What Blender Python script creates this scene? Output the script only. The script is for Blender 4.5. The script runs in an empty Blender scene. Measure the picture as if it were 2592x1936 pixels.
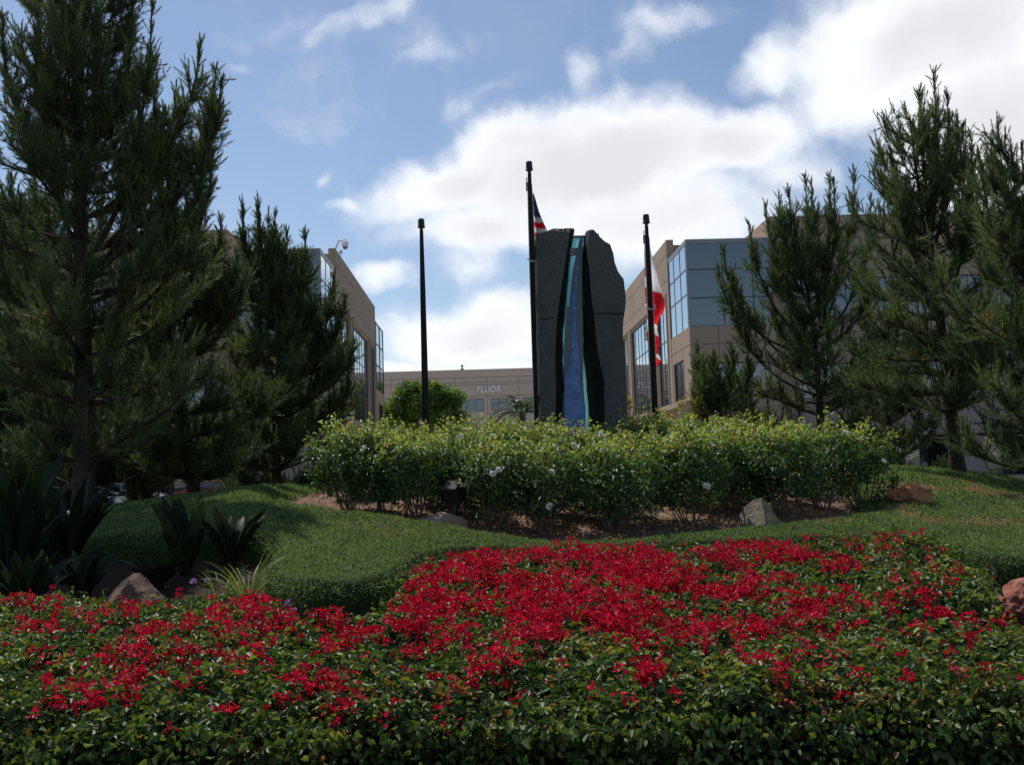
import bpy, bmesh, math, random
import numpy as np
from mathutils import Vector, Matrix

# ------------------------------------------------------------------ camera
scene = bpy.context.scene
rs = np.random.RandomState(7)
random.seed(7)
F = 2400.0; PW = 2592; PH = 1936


def rotm(ax, a):
    c, s = math.cos(a), math.sin(a)
    return {'x': np.array([[1, 0, 0], [0, c, -s], [0, s, c]]),
            'z': np.array([[c, -s, 0], [s, c, 0], [0, 0, 1]])}[ax]


CAM = np.array([0, 0, 1.6])
M = rotm('z', math.radians(-1.8)) @ rotm('x', math.pi / 2 + math.radians(5.17)) @ rotm('z', math.radians(-1.8))
cd = bpy.data.cameras.new('camera'); cam = bpy.data.objects.new('camera', cd)
scene.collection.objects.link(cam)
cd.sensor_width = 36; cd.lens = F / PW * 36; cd.clip_end = 5000; cd.clip_start = 0.1
mw = Matrix([list(M[i]) + [CAM[i]] for i in range(3)] + [[0, 0, 0, 1]])
cam.matrix_world = mw
scene.camera = cam


def ray(px, py):
    return M @ np.array([(px - PW / 2) / F, -(py - PH / 2) / F, -1.0])


def pix(px, py, D):
    v = ray(px, py); return CAM + v * (D / v[1])


def pixz(px, py, z):
    v = ray(px, py); return CAM + v * ((z - CAM[2]) / v[2])


def proj(P):
    v = (np.asarray(P) - CAM) @ M
    return PW / 2 + F * v[..., 0] / -v[..., 2], PH / 2 - F * v[..., 1] / -v[..., 2]


# ------------------------------------------------------------------ light
SUN_AZ, SUN_EL = math.radians(-28), math.radians(56)
EXPOSURE = 0.5
SUN_STRENGTH = 3.2
SKY_STRENGTH = 0.075
scene.view_settings.view_transform = 'Standard'
scene.view_settings.look = 'None'
scene.view_settings.exposure = EXPOSURE
scene.view_settings.gamma = 1.0
scene.view_settings.use_curve_mapping = False
sd = bpy.data.lights.new('sun', 'SUN'); so = bpy.data.objects.new('sun', sd); scene.collection.objects.link(so)
sd.energy = SUN_STRENGTH; sd.angle = math.radians(0.55); sd.color = (1.0, 0.955, 0.88)
sv = Vector((math.sin(SUN_AZ) * math.cos(SUN_EL), math.cos(SUN_AZ) * math.cos(SUN_EL), math.sin(SUN_EL)))
so.rotation_euler = sv.to_track_quat('Z', 'Y').to_euler()
so.location = (0, 0, 60)


class NT:
    """tiny node-tree helper"""
    def __init__(s, tree): s.t = tree

    def n(s, typ, **kw):
        nd = s.t.nodes.new(typ)
        ins = kw.pop('ins', {})
        for k, v in kw.items(): setattr(nd, k, v)
        for k, v in ins.items():
            if isinstance(v, bpy.types.NodeSocket): s.t.links.new(v, nd.inputs[k])
            else: nd.inputs[k].default_value = v
        return nd

    def math(s, op, a, b=0.0, c=None, clamp=False):
        i = {0: a, 1: b}
        if c is not None: i[2] = c
        return s.n('ShaderNodeMath', operation=op, use_clamp=clamp, ins=i).outputs[0]

    def link(s, a, b): s.t.links.new(a, b)


world = bpy.data.worlds.new('World'); scene.world = world; world.use_nodes = True
wt = world.node_tree; wt.nodes.clear(); W = NT(wt)
sky = W.n('ShaderNodeTexSky', sky_type='NISHITA', sun_disc=False, sun_elevation=SUN_EL, sun_rotation=SUN_AZ,
          altitude=50.0, air_density=1.0, dust_density=0.35, ozone_density=1.6)
tc = W.n('ShaderNodeTexCoord')
dirv = tc.outputs['Generated']
sp = W.n('ShaderNodeSeparateXYZ', ins={0: dirv})
az = W.math('ARCTAN2', sp.outputs[0], sp.outputs[1])
el = W.math('ARCSINE', sp.outputs[2])
ae = W.n('ShaderNodeCombineXYZ', ins={0: az, 1: el, 2: 0.0}).outputs[0]
wn1 = W.n('ShaderNodeTexNoise', ins={'Vector': ae, 'Scale': 5.0, 'Detail': 3.0, 'Roughness': 0.6})
wn2 = W.n('ShaderNodeTexNoise', ins={'Vector': ae, 'Scale': 24.0, 'Detail': 5.0, 'Roughness': 0.65})


def warp(v, nz, amt):
    c = W.n('ShaderNodeVectorMath', operation='SUBTRACT', ins={0: nz.outputs['Color'], 1: (0.5, 0.5, 0.5)}).outputs[0]
    c = W.n('ShaderNodeVectorMath', operation='MULTIPLY', ins={0: c, 1: (amt, amt * 0.8, 0.0)}).outputs[0]
    return W.n('ShaderNodeVectorMath', operation='ADD', ins={0: v, 1: c}).outputs[0]


aew = warp(warp(ae, wn1, 0.11), wn2, 0.035)
BLOBS = [  # photo px of the cloud as seen, turned into azimuth and elevation: px, py, rx, ry, tilt, weight
    (1480, 420, 470, 175, 4, 1.35), (1180, 450, 320, 105, 16, 1.15), (1330, 350, 260, 90, 10, 1.1), (1830, 360, 320, 110, 4, 1.2), (1230, 585, 290, 100, 0, 1.1), (1180, 690, 170, 70, 0, .62),
    (1640, 560, 420, 170, 0, 1.1), (1990, 420, 200, 90, 0, .7), (2350, 90, 420, 190, 0, 1.3), (2500, 340, 260, 260, 0, 1.35),
    (1960, 150, 180, 75, 10, .9), (2250, 250, 180, 110, 0, .85), (1190, 850, 320, 95, 0, 1.2), (1260, 800, 200, 70, 0, 1.0),
    (960, 720, 95, 52, 0, .85), (875, 535, 80, 28, 0, .6), (1100, 935, 700, 45, 0, .9), (930, 50, 240, 46, 16, .60), (1060, 110, 200, 70, 10, .30), (800, 300, 300, 90, 10, .30), (700, 60, 300, 50, 12, .30), (1250, 230, 180, 40, 20, .36), (480, 330, 220, 60, 5, .24),
    (1455, 175, 66, 80, 0, .64), (1060, 160, 160, 44, 18, .48), (620, 150, 75, 26, 0, .42), (1600, 110, 130, 45, 20, .45),
    (1185, 275, 70, 50, 0, .5), (795, 455, 40, 26, 40, .45), (1730, 30, 230, 55, 0, .6), (1000, 620, 60, 40, 0, .35)]
dens = None
for (bx, by, rx, ry, tl, wgt) in BLOBS:
    v = ray(bx, by); v = v / np.linalg.norm(v)
    a0, e0 = math.atan2(v[0], v[1]), math.asin(v[2])
    mp = W.n('ShaderNodeMapping', vector_type='TEXTURE')
    W.link(aew, mp.inputs[0])
    mp.inputs['Location'].default_value = (a0, e0, 0)
    mp.inputs['Rotation'].default_value = (0, 0, math.radians(tl + 1.8))
    mp.inputs['Scale'].default_value = (rx / F * 1.5, ry / F * 1.5, 1)
    ln = W.n('ShaderNodeVectorMath', operation='LENGTH', ins={0: mp.outputs[0]}).outputs['Value']
    mr = W.n('ShaderNodeMapRange', interpolation_type='SMOOTHSTEP', ins={0: ln, 1: 0.0, 2: 1.0, 3: wgt, 4: 0.0}).outputs[0]
    dens = mr if dens is None else W.math('SMOOTH_MAX', dens, mr, 0.25)
nz = W.n('ShaderNodeTexNoise', ins={'Vector': aew, 'Scale': 9.0, 'Detail': 8.0, 'Roughness': 0.62})
nz2 = W.n('ShaderNodeTexNoise', ins={'Vector': aew, 'Scale': 3.2, 'Detail': 6.0, 'Roughness': 0.55})
# clouds over the rest of the sky, away from the part the photo shows
aabs = W.math('ABSOLUTE', W.math('SUBTRACT', az, math.radians(1.8)))
away = W.n('ShaderNodeMapRange', ins={0: aabs, 1: 0.62, 2: 0.95, 3: 0.0, 4: 0.62}).outputs[0]
dens = W.math('MAXIMUM', dens, W.math('MULTIPLY', away, W.math('MULTIPLY', nz2.outputs[0], W.n('ShaderNodeMapRange', ins={0: aabs, 1: 1.2, 2: 1.8, 3: 1.0, 4: 0.25}).outputs[0])))
dn = W.math('ADD', dens, W.math('MULTIPLY', W.math('SUBTRACT', nz.outputs[0], 0.5), 1.05))
cover = W.n('ShaderNodeMapRange', interpolation_type='SMOOTHSTEP', ins={0: dn, 1: 0.20, 2: 0.96, 3: 0.0, 4: 1.0}).outputs[0]
thick = W.n('ShaderNodeMapRange', interpolation_type='SMOOTHSTEP', ins={0: W.math('ADD', dens, W.math('MULTIPLY', W.math('SUBTRACT', nz2.outputs[0], 0.5), 1.5)), 1: 0.72, 2: 1.30, 3: 0.0, 4: 1.0}).outputs[0]
ccol = W.n('ShaderNodeMix', data_type='RGBA', ins={0: thick, 6: (9.7, 9.9, 10.3, 1), 7: (7.7, 7.65, 8.0, 1)}).outputs[2]
skyt = W.n('ShaderNodeMix', data_type='RGBA', ins={0: W.n('ShaderNodeMapRange', ins={0: nz2.outputs[0], 1: .35, 2: .75, 3: .0, 4: .13}).outputs[0], 6: sky.outputs[0], 7: (6.6, 7.0, 7.6, 1)}).outputs[2]
mixc = W.n('ShaderNodeMix', data_type='RGBA', ins={0: cover, 6: skyt, 7: ccol}).outputs[2]
bg = W.n('ShaderNodeBackground', ins={0: mixc, 1: SKY_STRENGTH})
wo = W.n('ShaderNodeOutputWorld'); W.link(bg.outputs[0], wo.inputs[0])
world.cycles.sampling_method = 'MANUAL'; world.cycles.sample_map_resolution = 512

C = scene.collection


# ------------------------------------------------------------------ mesh helpers
def np_mesh(name, V, faces, mats, rnd=None, smooth=False, parent=None, midx=None):
    """V (N,3); faces: list of integer arrays (M,k); one mesh object"""
    me = bpy.data.meshes.new(name)
    V = np.asarray(V, dtype=np.float32)
    me.vertices.add(len(V)); me.vertices.foreach_set('co', V.ravel())
    faces = [np.asarray(f, dtype=np.int32) for f in faces if len(f)]
    loops = np.concatenate([f.ravel() for f in faces])
    counts = np.concatenate([np.full(len(f), f.shape[1], dtype=np.int32) for f in faces])
    starts = np.concatenate([[0], np.cumsum(counts)[:-1]]).astype(np.int32)
    me.loops.add(len(loops)); me.loops.foreach_set('vertex_index', loops)
    me.polygons.add(len(counts)); me.polygons.foreach_set('loop_start', starts)
    me.polygons.foreach_set('loop_total', counts)
    if smooth: me.polygons.foreach_set('use_smooth', np.ones(len(counts), dtype=bool))
    if midx is not None: me.polygons.foreach_set('material_index', np.asarray(midx, dtype=np.int32))
    if rnd is not None:
        at = me.attributes.new('rnd', 'FLOAT', 'POINT'); at.data.foreach_set('value', np.asarray(rnd, dtype=np.float32))
    me.update(calc_edges=True); me.validate()
    for m in (mats if isinstance(mats, (list, tuple)) else [mats]): me.materials.append(m)
    o = bpy.data.objects.new(name, me); C.objects.link(o)
    if parent is not None: o.parent = parent; o.matrix_parent_inverse = parent.matrix_world.inverted()
    return o


class MB:
    """collects boxes, tubes, lofts; build() links ONE mesh object"""
    def __init__(s): s.v = []; s.f = []; s.m = []

    def add(s, verts, faces, mi=0):
        b = len(s.v); s.v += [tuple(map(float, p)) for p in verts]
        for f in faces: s.f.append([b + i for i in f]); s.m.append(mi)
        return s

    def box(s, x0, x1, y0, y1, z0, z1, mi=0):
        x0, x1 = min(x0, x1), max(x0, x1); y0, y1 = min(y0, y1), max(y0, y1); z0, z1 = min(z0, z1), max(z0, z1)
        return s.add([(x0, y0, z0), (x1, y0, z0), (x1, y1, z0), (x0, y1, z0), (x0, y0, z1), (x1, y0, z1), (x1, y1, z1), (x0, y1, z1)],
                     [(0, 3, 2, 1), (4, 5, 6, 7), (0, 1, 5, 4), (1, 2, 6, 5), (2, 3, 7, 6), (3, 0, 4, 7)], mi)

    def tube(s, pts, rad, n=8, mi=0, cap=True):
        pts = [np.array(p, float) for p in pts]
        rad = rad if hasattr(rad, '__len__') else [rad] * len(pts)
        vs = []; fs = []
        for i, p in enumerate(pts):
            d = pts[min(i + 1, len(pts) - 1)] - pts[max(i - 1, 0)]
            d = d / (np.linalg.norm(d) + 1e-9)
            a = np.cross(d, (0.31, 0.95, 0.05) if abs(d[1]) < 0.9 else (1, 0, 0)); a /= np.linalg.norm(a) + 1e-9
            b = np.cross(d, a)
            for k in range(n):
                t = 2 * math.pi * k / n
                vs.append(p + rad[i] * (a * math.cos(t) + b * math.sin(t)))
        for i in range(len(pts) - 1):
            for k in range(n):
                k2 = (k + 1) % n
                fs.append((i * n + k, (i + 1) * n + k, (i + 1) * n + k2, i * n + k2))
        if cap:
            fs.append(tuple(range(n))); fs.append(tuple((len(pts) - 1) * n + k for k in reversed(range(n))))
        return s.add(vs, fs, mi)

    def lathe(s, c, prof, n=16, mi=0):
        vs = []; fs = []
        for r, z in prof:
            for k in range(n):
                t = 2 * math.pi * k / n; vs.append((c[0] + r * math.cos(t), c[1] + r * math.sin(t), c[2] + z))
        for i in range(len(prof) - 1):
            for k in range(n):
                k2 = (k + 1) % n; fs.append((i * n + k, i * n + k2, (i + 1) * n + k2, (i + 1) * n + k))
        fs.append(tuple(reversed(range(n)))); fs.append(tuple((len(prof) - 1) * n + k for k in range(n)))
        return s.add(vs, fs, mi)

    def build(s, name, mats, parent=None, smooth=False, bevel=0):
        me = bpy.data.meshes.new(name); me.from_pydata(s.v, [], s.f)
        for m in (mats if isinstance(mats, (list, tuple)) else [mats]): me.materials.append(m)
        me.polygons.foreach_set('material_index', s.m)
        bm = bmesh.new(); bm.from_mesh(me); bmesh.ops.recalc_face_normals(bm, faces=bm.faces)
        if bevel: bmesh.ops.bevel(bm, geom=list(bm.edges), offset=bevel, segments=2, affect='EDGES', profile=.6)
        bm.to_mesh(me); bm.free()
        if smooth: me.polygons.foreach_set('use_smooth', [True] * len(me.polygons))
        me.update()
        o = bpy.data.objects.new(name, me); C.objects.link(o)
        if parent is not None: o.parent = parent; o.matrix_parent_inverse = parent.matrix_world.inverted()
        return o


def tag(o, label, cat, group=None, kind=None):
    if label: o['label'] = label
    if cat: o['category'] = cat
    if group: o['group'] = group
    if kind: o['kind'] = kind
    return o


def thing(name, label, cat, loc=(0, 0, 0), group=None):
    o = bpy.data.objects.new(name, None); C.objects.link(o); o.location = tuple(map(float, loc))
    o.matrix_world = Matrix.Translation(o.location); o.empty_display_size = .2
    return tag(o, label, cat, group)


def copy_tree(o, parent=None, inv=None):
    c = o.copy(); C.objects.link(c)
    if parent is not None: c.parent = parent
    for ch in list(o.children): copy_tree(ch, c)
    return c


# hashed value noise for arrays
def _h(ix, iy, iz, s):
    n = (ix * 374761393 + iy * 668265263 + iz * 2147483647 + s * 974634777) & 0xffffffff
    n = ((n ^ (n >> 13)) * 1274126177) & 0xffffffff
    return ((n ^ (n >> 16)) & 0xffff) / 65535.0


def vnoise(P, seed=0):
    P = np.asarray(P, float); i = np.floor(P).astype(np.int64); f = P - i; f = f * f * (3 - 2 * f)
    r = 0
    for dx in (0, 1):
        for dy in (0, 1):
            for dz in (0, 1):
                w = (f[..., 0] if dx else 1 - f[..., 0]) * (f[..., 1] if dy else 1 - f[..., 1]) * (f[..., 2] if dz else 1 - f[..., 2])
                r = r + w * _h(i[..., 0] + dx, i[..., 1] + dy, i[..., 2] + dz, seed)
    return r


def fbm(P, seed=0, o=4):
    P = np.asarray(P, float); r = 0; a = .5; t = 0
    for k in range(o): r = r + a * vnoise(P * 2 ** k, seed + k); t += a; a *= .5
    return r / t


def fbm2(x, y, sc, seed=0, o=4):
    x = np.asarray(x, float); y = np.asarray(y, float)
    return fbm(np.stack([x * sc + 100, y * sc + 100, np.zeros_like(x)], -1), seed, o)


def norm(a): return a / (np.linalg.norm(a, axis=-1, keepdims=True) + 1e-9)


def sstep(a, b, x):
    t = np.clip((x - a) / (b - a), 0, 1); return t * t * (3 - 2 * t)


def in_poly(x, y, poly):
    x = np.asarray(x); y = np.asarray(y); r = np.zeros(x.shape, bool); n = len(poly)
    for i in range(n):
        x0, y0 = poly[i]; x1, y1 = poly[(i + 1) % n]
        c = ((y0 > y) != (y1 > y)) & (x < (x1 - x0) * (y - y0) / ((y1 - y0) + 1e-12) + x0)
        r ^= c
    return r


def d_poly(x, y, poly):
    x = np.asarray(x, float); y = np.asarray(y, float); d = np.full(x.shape, 1e9); n = len(poly)
    for i in range(n):
        x0, y0 = poly[i]; x1, y1 = poly[(i + 1) % n]
        ex, ey = x1 - x0, y1 - y0
        t = np.clip(((x - x0) * ex + (y - y0) * ey) / (ex * ex + ey * ey + 1e-12), 0, 1)
        d = np.minimum(d, np.hypot(x - x0 - t * ex, y - y0 - t * ey))
    return d


def smooth_poly(poly, it=2):
    p = [np.array(q, float) for q in poly]
    for _ in range(it):
        q = []
        for i in range(len(p)):
            a, b = p[i], p[(i + 1) % len(p)]; q += [a * .75 + b * .25, a * .25 + b * .75]
        p = q
    return [tuple(q) for q in p]


def leaves(P, A, N, L, Wd, fold=.25, curl=.15):
    """leaf blades of two quads creased along the midrib: P base, A axis, N normal"""
    n = len(P); A = norm(A); S = norm(np.cross(A, N)); N = np.cross(S, A)
    L = np.broadcast_to(L, (n,))[:, None]; Wd = np.broadcast_to(Wd, (n,))[:, None]
    up = N * (Wd * fold); dn = N * (L * curl)
    V = np.stack([P, P + A * L * .36 + S * Wd * .5 + up, P + A * L * .72 + S * Wd * .36 + up * .6 - dn * .5, P + A * L - dn,
                  P + A * L * .72 - S * Wd * .36 + up * .6 - dn * .5, P + A * L * .36 - S * Wd * .5 + up], 1).reshape(-1, 3)
    b = (np.arange(n) * 6)[:, None]
    Fq = np.concatenate([b + np.array([[0, 1, 2, 3]]), b + np.array([[0, 3, 4, 5]])], 0)
    return V, Fq


def rand_dir(n, r=rs):
    return norm(r.normal(size=(n, 3)))


# ------------------------------------------------------------------ materials
def new_mat(name):
    m = bpy.data.materials.new(name); m.use_nodes = True; m.node_tree.nodes.clear(); return m, NT(m.node_tree)


def surf_mat(name, c1, c2=None, scale=3.0, rough=.8, spec=.3, bump=0.0, bscale=40.0, metal=0.0, detail=5.0, extra=None, c3=None, s3=.6):
    m, T = new_mat(name); c2 = c2 or c1
    tcn = T.n('ShaderNodeTexCoord')
    nz = T.n('ShaderNodeTexNoise', ins={'Vector': tcn.outputs['Object'], 'Scale': scale, 'Detail': detail, 'Roughness': .6})
    mr = T.n('ShaderNodeMapRange', ins={0: nz.outputs[0], 1: .3, 2: .7})
    mx = T.n('ShaderNodeMix', data_type='RGBA', ins={0: mr.outputs[0], 6: (*c1, 1), 7: (*c2, 1)}).outputs[2]
    if c3:
        n3 = T.n('ShaderNodeTexNoise', ins={'Vector': tcn.outputs['Object'], 'Scale': s3, 'Detail': 6.0, 'Roughness': .65})
        m3 = T.n('ShaderNodeMapRange', ins={0: n3.outputs[0], 1: .5, 2: .68})
        mx = T.n('ShaderNodeMix', data_type='RGBA', ins={0: m3.outputs[0], 6: mx, 7: (*c3, 1)}).outputs[2]
    p = T.n('ShaderNodeBsdfPrincipled', ins={'Base Color': mx, 'Roughness': rough, 'Specular IOR Level': spec, 'Metallic': metal})
    if bump:
        nb = T.n('ShaderNodeTexNoise', ins={'Vector': tcn.outputs['Object'], 'Scale': bscale, 'Detail': 6.0, 'Roughness': .65})
        bp = T.n('ShaderNodeBump', ins={'Height': nb.outputs[0], 'Strength': min(1, bump), 'Distance': .02 * max(1, bump)})
        T.link(bp.outputs[0], p.inputs['Normal'])
    o = T.n('ShaderNodeOutputMaterial'); T.link(p.outputs[0], o.inputs[0])
    return m


def leaf_mat(name, stops, rough=.45, spec=.4, trans=.3, tcol=None):
    """colour from the per-leaf random attribute; part of the light passes through"""
    m, T = new_mat(name)
    at = T.n('ShaderNodeAttribute', attribute_name='rnd')
    cr = T.n('ShaderNodeValToRGB', ins={0: at.outputs['Fac']})
    e = cr.color_ramp.elements
    e[0].position = stops[0][0]; e[0].color = (*stops[0][1], 1); e[1].position = stops[-1][0]; e[1].color = (*stops[-1][1], 1)
    for ps, c in stops[1:-1]:
        x = e.new(ps); x.color = (*c, 1)
    p = T.n('ShaderNodeBsdfPrincipled', ins={'Base Color': cr.outputs[0], 'Roughness': rough, 'Specular IOR Level': spec})
    tc_ = T.n('ShaderNodeMix', data_type='RGBA', blend_type='MULTIPLY', ins={0: 1.0, 6: cr.outputs[0], 7: (*(tcol or (1.6, 1.5, .7)), 1)}).outputs[2]
    tr = T.n('ShaderNodeBsdfTranslucent', ins={0: tc_})
    ms = T.n('ShaderNodeMixShader', ins={0: trans, 1: p.outputs[0], 2: tr.outputs[0]})
    o = T.n('ShaderNodeOutputMaterial'); T.link(ms.outputs[0], o.inputs[0])
    return m


def glass_mat(name, tint, refl, rough=.02, wob=.0):
    """coated office glass: dark body, mirror coat"""
    m, T = new_mat(name)
    d = T.n('ShaderNodeBsdfPrincipled', ins={'Base Color': (*tint, 1), 'Roughness': .3, 'Specular IOR Level': .5})
    g = T.n('ShaderNodeBsdfGlossy', ins={0: (.82, .88, .92, 1), 'Roughness': rough})
    tcn = T.n('ShaderNodeTexCoord')
    nb = T.n('ShaderNodeTexNoise', ins={'Vector': tcn.outputs['Object'], 'Scale': .5, 'Detail': 1.0})
    bp = T.n('ShaderNodeBump', ins={'Height': nb.outputs[0], 'Strength': .06, 'Distance': .1})
    T.link(bp.outputs[0], g.inputs['Normal'])
    ms = T.n('ShaderNodeMixShader', ins={0: refl, 1: d.outputs[0], 2: g.outputs[0]})
    o = T.n('ShaderNodeOutputMaterial'); T.link(ms.outputs[0], o.inputs[0])
    return m


M_soil = surf_mat('soil', (.030, .021, .015), (.058, .040, .027), 5, .95, .1, .8, 30)
M_mulch = surf_mat('mulch', (.15, .085, .055), (.30, .20, .14), 9, .95, .1, 1.0, 45)
M_chip = leaf_mat('wood_chip', [(0, (.10, .05, .03)), (.5, (.27, .16, .10)), (1, (.46, .34, .25))], .9, .1, 0.0)
M_ground = surf_mat('ground', (.20, .185, .165), (.26, .24, .215), 1.2, .95, .1, .3, 20, c3=(.16, .15, .13), s3=.15)
M_asph = surf_mat('asphalt', (.10, .10, .10), (.15, .15, .148), 30, .9, .2, .4, 120, c3=(.18, .178, .17), s3=.5)
M_conc = surf_mat('concrete', (.36, .35, .33), (.45, .44, .41), 8, .9, .2, .3, 60, c3=(.30, .29, .27), s3=.8)
M_wall = surf_mat('beige_precast', (.335, .258, .195), (.365, .283, .216), .5, .9, .15, .12, 25, c3=(.31, .238, .182), s3=.22)
M_wall_far = surf_mat('brightened_precast', (.49, .39, .32), (.53, .42, .345), .5, .9, .15, .1, 25, c3=(.46, .365, .30), s3=.2)  # bounce light and haze on the far block put into its paler colour
M_wall_low = surf_mat('grey_precast', (.28, .23, .205), (.31, .255, .225), .7, .9, .15, .1, 25)
M_joint = surf_mat('panel_joint', (.14, .105, .085), None, 3, .95, .1)
M_frame = surf_mat('window_metal', (.045, .05, .055), (.06, .065, .07), 2, .45, .4, metal=.4)
M_lframe = surf_mat('grey_metal', (.22, .23, .24), (.26, .27, .28), 2, .45, .4, metal=.3)
M_glass = glass_mat('mirror_glass', (.012, .018, .022), .72)
M_spand = glass_mat('blue_spandrel_glass', (.040, .058, .070), .13, .12)
M_dglass = glass_mat('dark_glass', (.008, .010, .012), .16)
M_pole = surf_mat('bronze_pole', (.020, .018, .018), (.030, .027, .026), 6, .75, .15)
M_black = surf_mat('black_metal', (.012, .012, .012), (.02, .02, .02), 8, .5, .4)
M_bronze = surf_mat('weathered_bronze', (.050, .043, .035), (.075, .064, .052), 9, .75, .1)
M_steel = surf_mat('galvanised_steel', (.40, .41, .42), (.5, .5, .5), 8, .4, .5, metal=.7)
M_white = surf_mat('white_paint', (.78, .79, .80), (.82, .82, .82), 4, .5, .4)
M_rope = surf_mat('rope', (.55, .55, .53), (.62, .62, .6), 30, .9, .1)
M_bark = surf_mat('pine_bark', (.030, .023, .019), (.075, .058, .046), 14, .95, .1, 1.0, 25)
M_twig = surf_mat('twig_wood', (.10, .075, .055), (.19, .15, .12), 14, .9, .1)
M_needle = leaf_mat('pine_needles', [(0, (.028, .052, .026)), (.35, (.066, .102, .046)), (.7, (.145, .180, .078)), (.93, (.22, .24, .10)), (.95, (.27, .17, .06)), (1, (.36, .23, .09))], .5, .35, .34, (1.3, 1.35, .8))
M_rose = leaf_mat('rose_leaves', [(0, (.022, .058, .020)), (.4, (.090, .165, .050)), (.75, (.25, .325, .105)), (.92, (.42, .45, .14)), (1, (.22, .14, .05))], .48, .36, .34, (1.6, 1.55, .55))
M_boug = leaf_mat('bougainvillea_leaves', [(0, (.018, .044, .012)), (.40, (.060, .108, .028)), (.72, (.165, .205, .058)), (.88, (.26, .235, .065)), (.92, (.170, .085, .030)), (1, (.24, .115, .04))], .45, .30, .34, (1.5, 1.5, .5))
M_bract = leaf_mat('red_bracts', [(0, (.25, .003, .016)), (.6, (.47, .007, .034)), (1, (.62, .022, .075))], .6, .22, .36, (1.25, .7, .8))
M_cover = leaf_mat('ground_cover_leaves', [(0, (.085, .138, .052)), (.5, (.150, .222, .088)), (.8, (.215, .280, .128)), (.84, (.24, .185, .115)), (1, (.32, .24, .16))], .65, .15, .30)
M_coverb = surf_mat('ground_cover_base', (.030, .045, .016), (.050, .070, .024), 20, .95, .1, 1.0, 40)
M_tree = leaf_mat('broad_leaves', [(0, (.045, .10, .022)), (.5, (.10, .19, .040)), (1, (.20, .30, .075))], .5, .3, .35)
M_yellow = leaf_mat('yellow_green_leaves', [(0, (.11, .14, .02)), (.5, (.27, .27, .035)), (.85, (.42, .36, .06)), (1, (.55, .40, .08))], .5, .3, .4, (1.3, 1.2, .5))
M_palm = leaf_mat('palm_leaves', [(0, (.035, .07, .04)), (1, (.10, .15, .09))], .5, .3, .2)
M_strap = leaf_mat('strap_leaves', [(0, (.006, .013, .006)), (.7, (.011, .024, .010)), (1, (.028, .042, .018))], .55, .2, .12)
M_blade = leaf_mat('grass_blades', [(0, (.06, .11, .025)), (.7, (.14, .20, .05)), (1, (.30, .28, .12))], .5, .3, .35)
M_petalw = leaf_mat('white_petals', [(0, (.72, .70, .60)), (1, (.86, .85, .80))], .6, .2, .3, (1.1, 1.1, 1.0))
M_petalp = leaf_mat('lilac_petals', [(0, (.30, .18, .42)), (1, (.50, .34, .62))], .6, .2, .3, (1.1, 1.0, 1.1))
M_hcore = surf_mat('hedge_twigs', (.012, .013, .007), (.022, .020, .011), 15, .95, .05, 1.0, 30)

# ------------------------------------------------------------------ terrain
TP = np.array([(-1.65, 10.5, .30), (-1.54, 9.3, .18), (1.2, 13.1, .30), (1.2, 13.7, .50), (-2.96, 15, .88), (-3.28, 17, 1.02), (-4.4, 16, .78), (-4.47, 14, .64),
               (-4.36, 11.5, .30), (-3.6, 9.8, .14), (6.7, 15, .34), (9, 20, .83), (6.65, 12, .10), (7.6, 17, .60), (11.2, 20, .45), (5.5, 15.5, .64), (4.06, 14, .52),
               (2.2, 21, 1.30), (-7.5, 18, .68), (-6.4, 21, .76), (11.1, 22, .85), (.8, 14, .57), (2, 17, .95), (5, 18, .93), (0, 18, 1.1), (2, 25, 1.2), (-3, 23, 1.1),
               (7, 24, 1.05), (-9.5, 19, .08), (-9.5, 12, 0), (-9.5, 26, .1), (-8, 30, 0), (0, 32, .2), (8, 32, .2), (14, 28, .1), (16, 20, .1), (14, 12, 0), (9, 9, 0),
               (-8, 9, 0), (-3, 7, 0), (0, 6.5, 0), (4, 7, 0), (3, 9.5, .06), (1, 11, .12), (5, 10.5, .06), (-1, 8, .06), (-6.5, 13, .2), (-7.5, 15, .35)])


def _U(r2): return np.where(r2 > 1e-9, r2 * np.log(np.maximum(r2, 1e-9)), 0)


_n = len(TP); _r2 = ((TP[:, None, :2] - TP[None, :, :2]) ** 2).sum(-1)
_A = np.zeros((_n + 3, _n + 3)); _A[:_n, :_n] = _U(_r2) + np.eye(_n) * .4
_A[:_n, _n] = 1; _A[:_n, _n + 1:] = TP[:, :2]; _A[_n, :_n] = 1; _A[_n + 1:, :_n] = TP[:, :2].T
_w = np.linalg.solve(_A, np.concatenate([TP[:, 2], [0, 0, 0]]))


def hgt(x, y):
    x = np.asarray(x, float); y = np.asarray(y, float); sh = x.shape; x = x.ravel(); y = y.ravel()
    z = _w[_n] + _w[_n + 1] * x + _w[_n + 2] * y
    for i in range(_n): z = z + _w[i] * _U((x - TP[i, 0]) ** 2 + (y - TP[i, 1]) ** 2)
    k = sstep(-10.2, -8.8, x) * (1 - sstep(15, 17.5, x)) * sstep(5, 6.5, y) * (1 - sstep(30, 33, y))
    return (np.maximum(z, 0) * k).reshape(sh)


def ground_hit(px, py, extra=0.0, d0=6, d1=33):
    for D in np.arange(d0, d1, .05):
        p = pix(px, py, D)
        if p[2] <= float(hgt(p[0], p[1])) + extra: return p
    return pix(px, py, d1)


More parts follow.
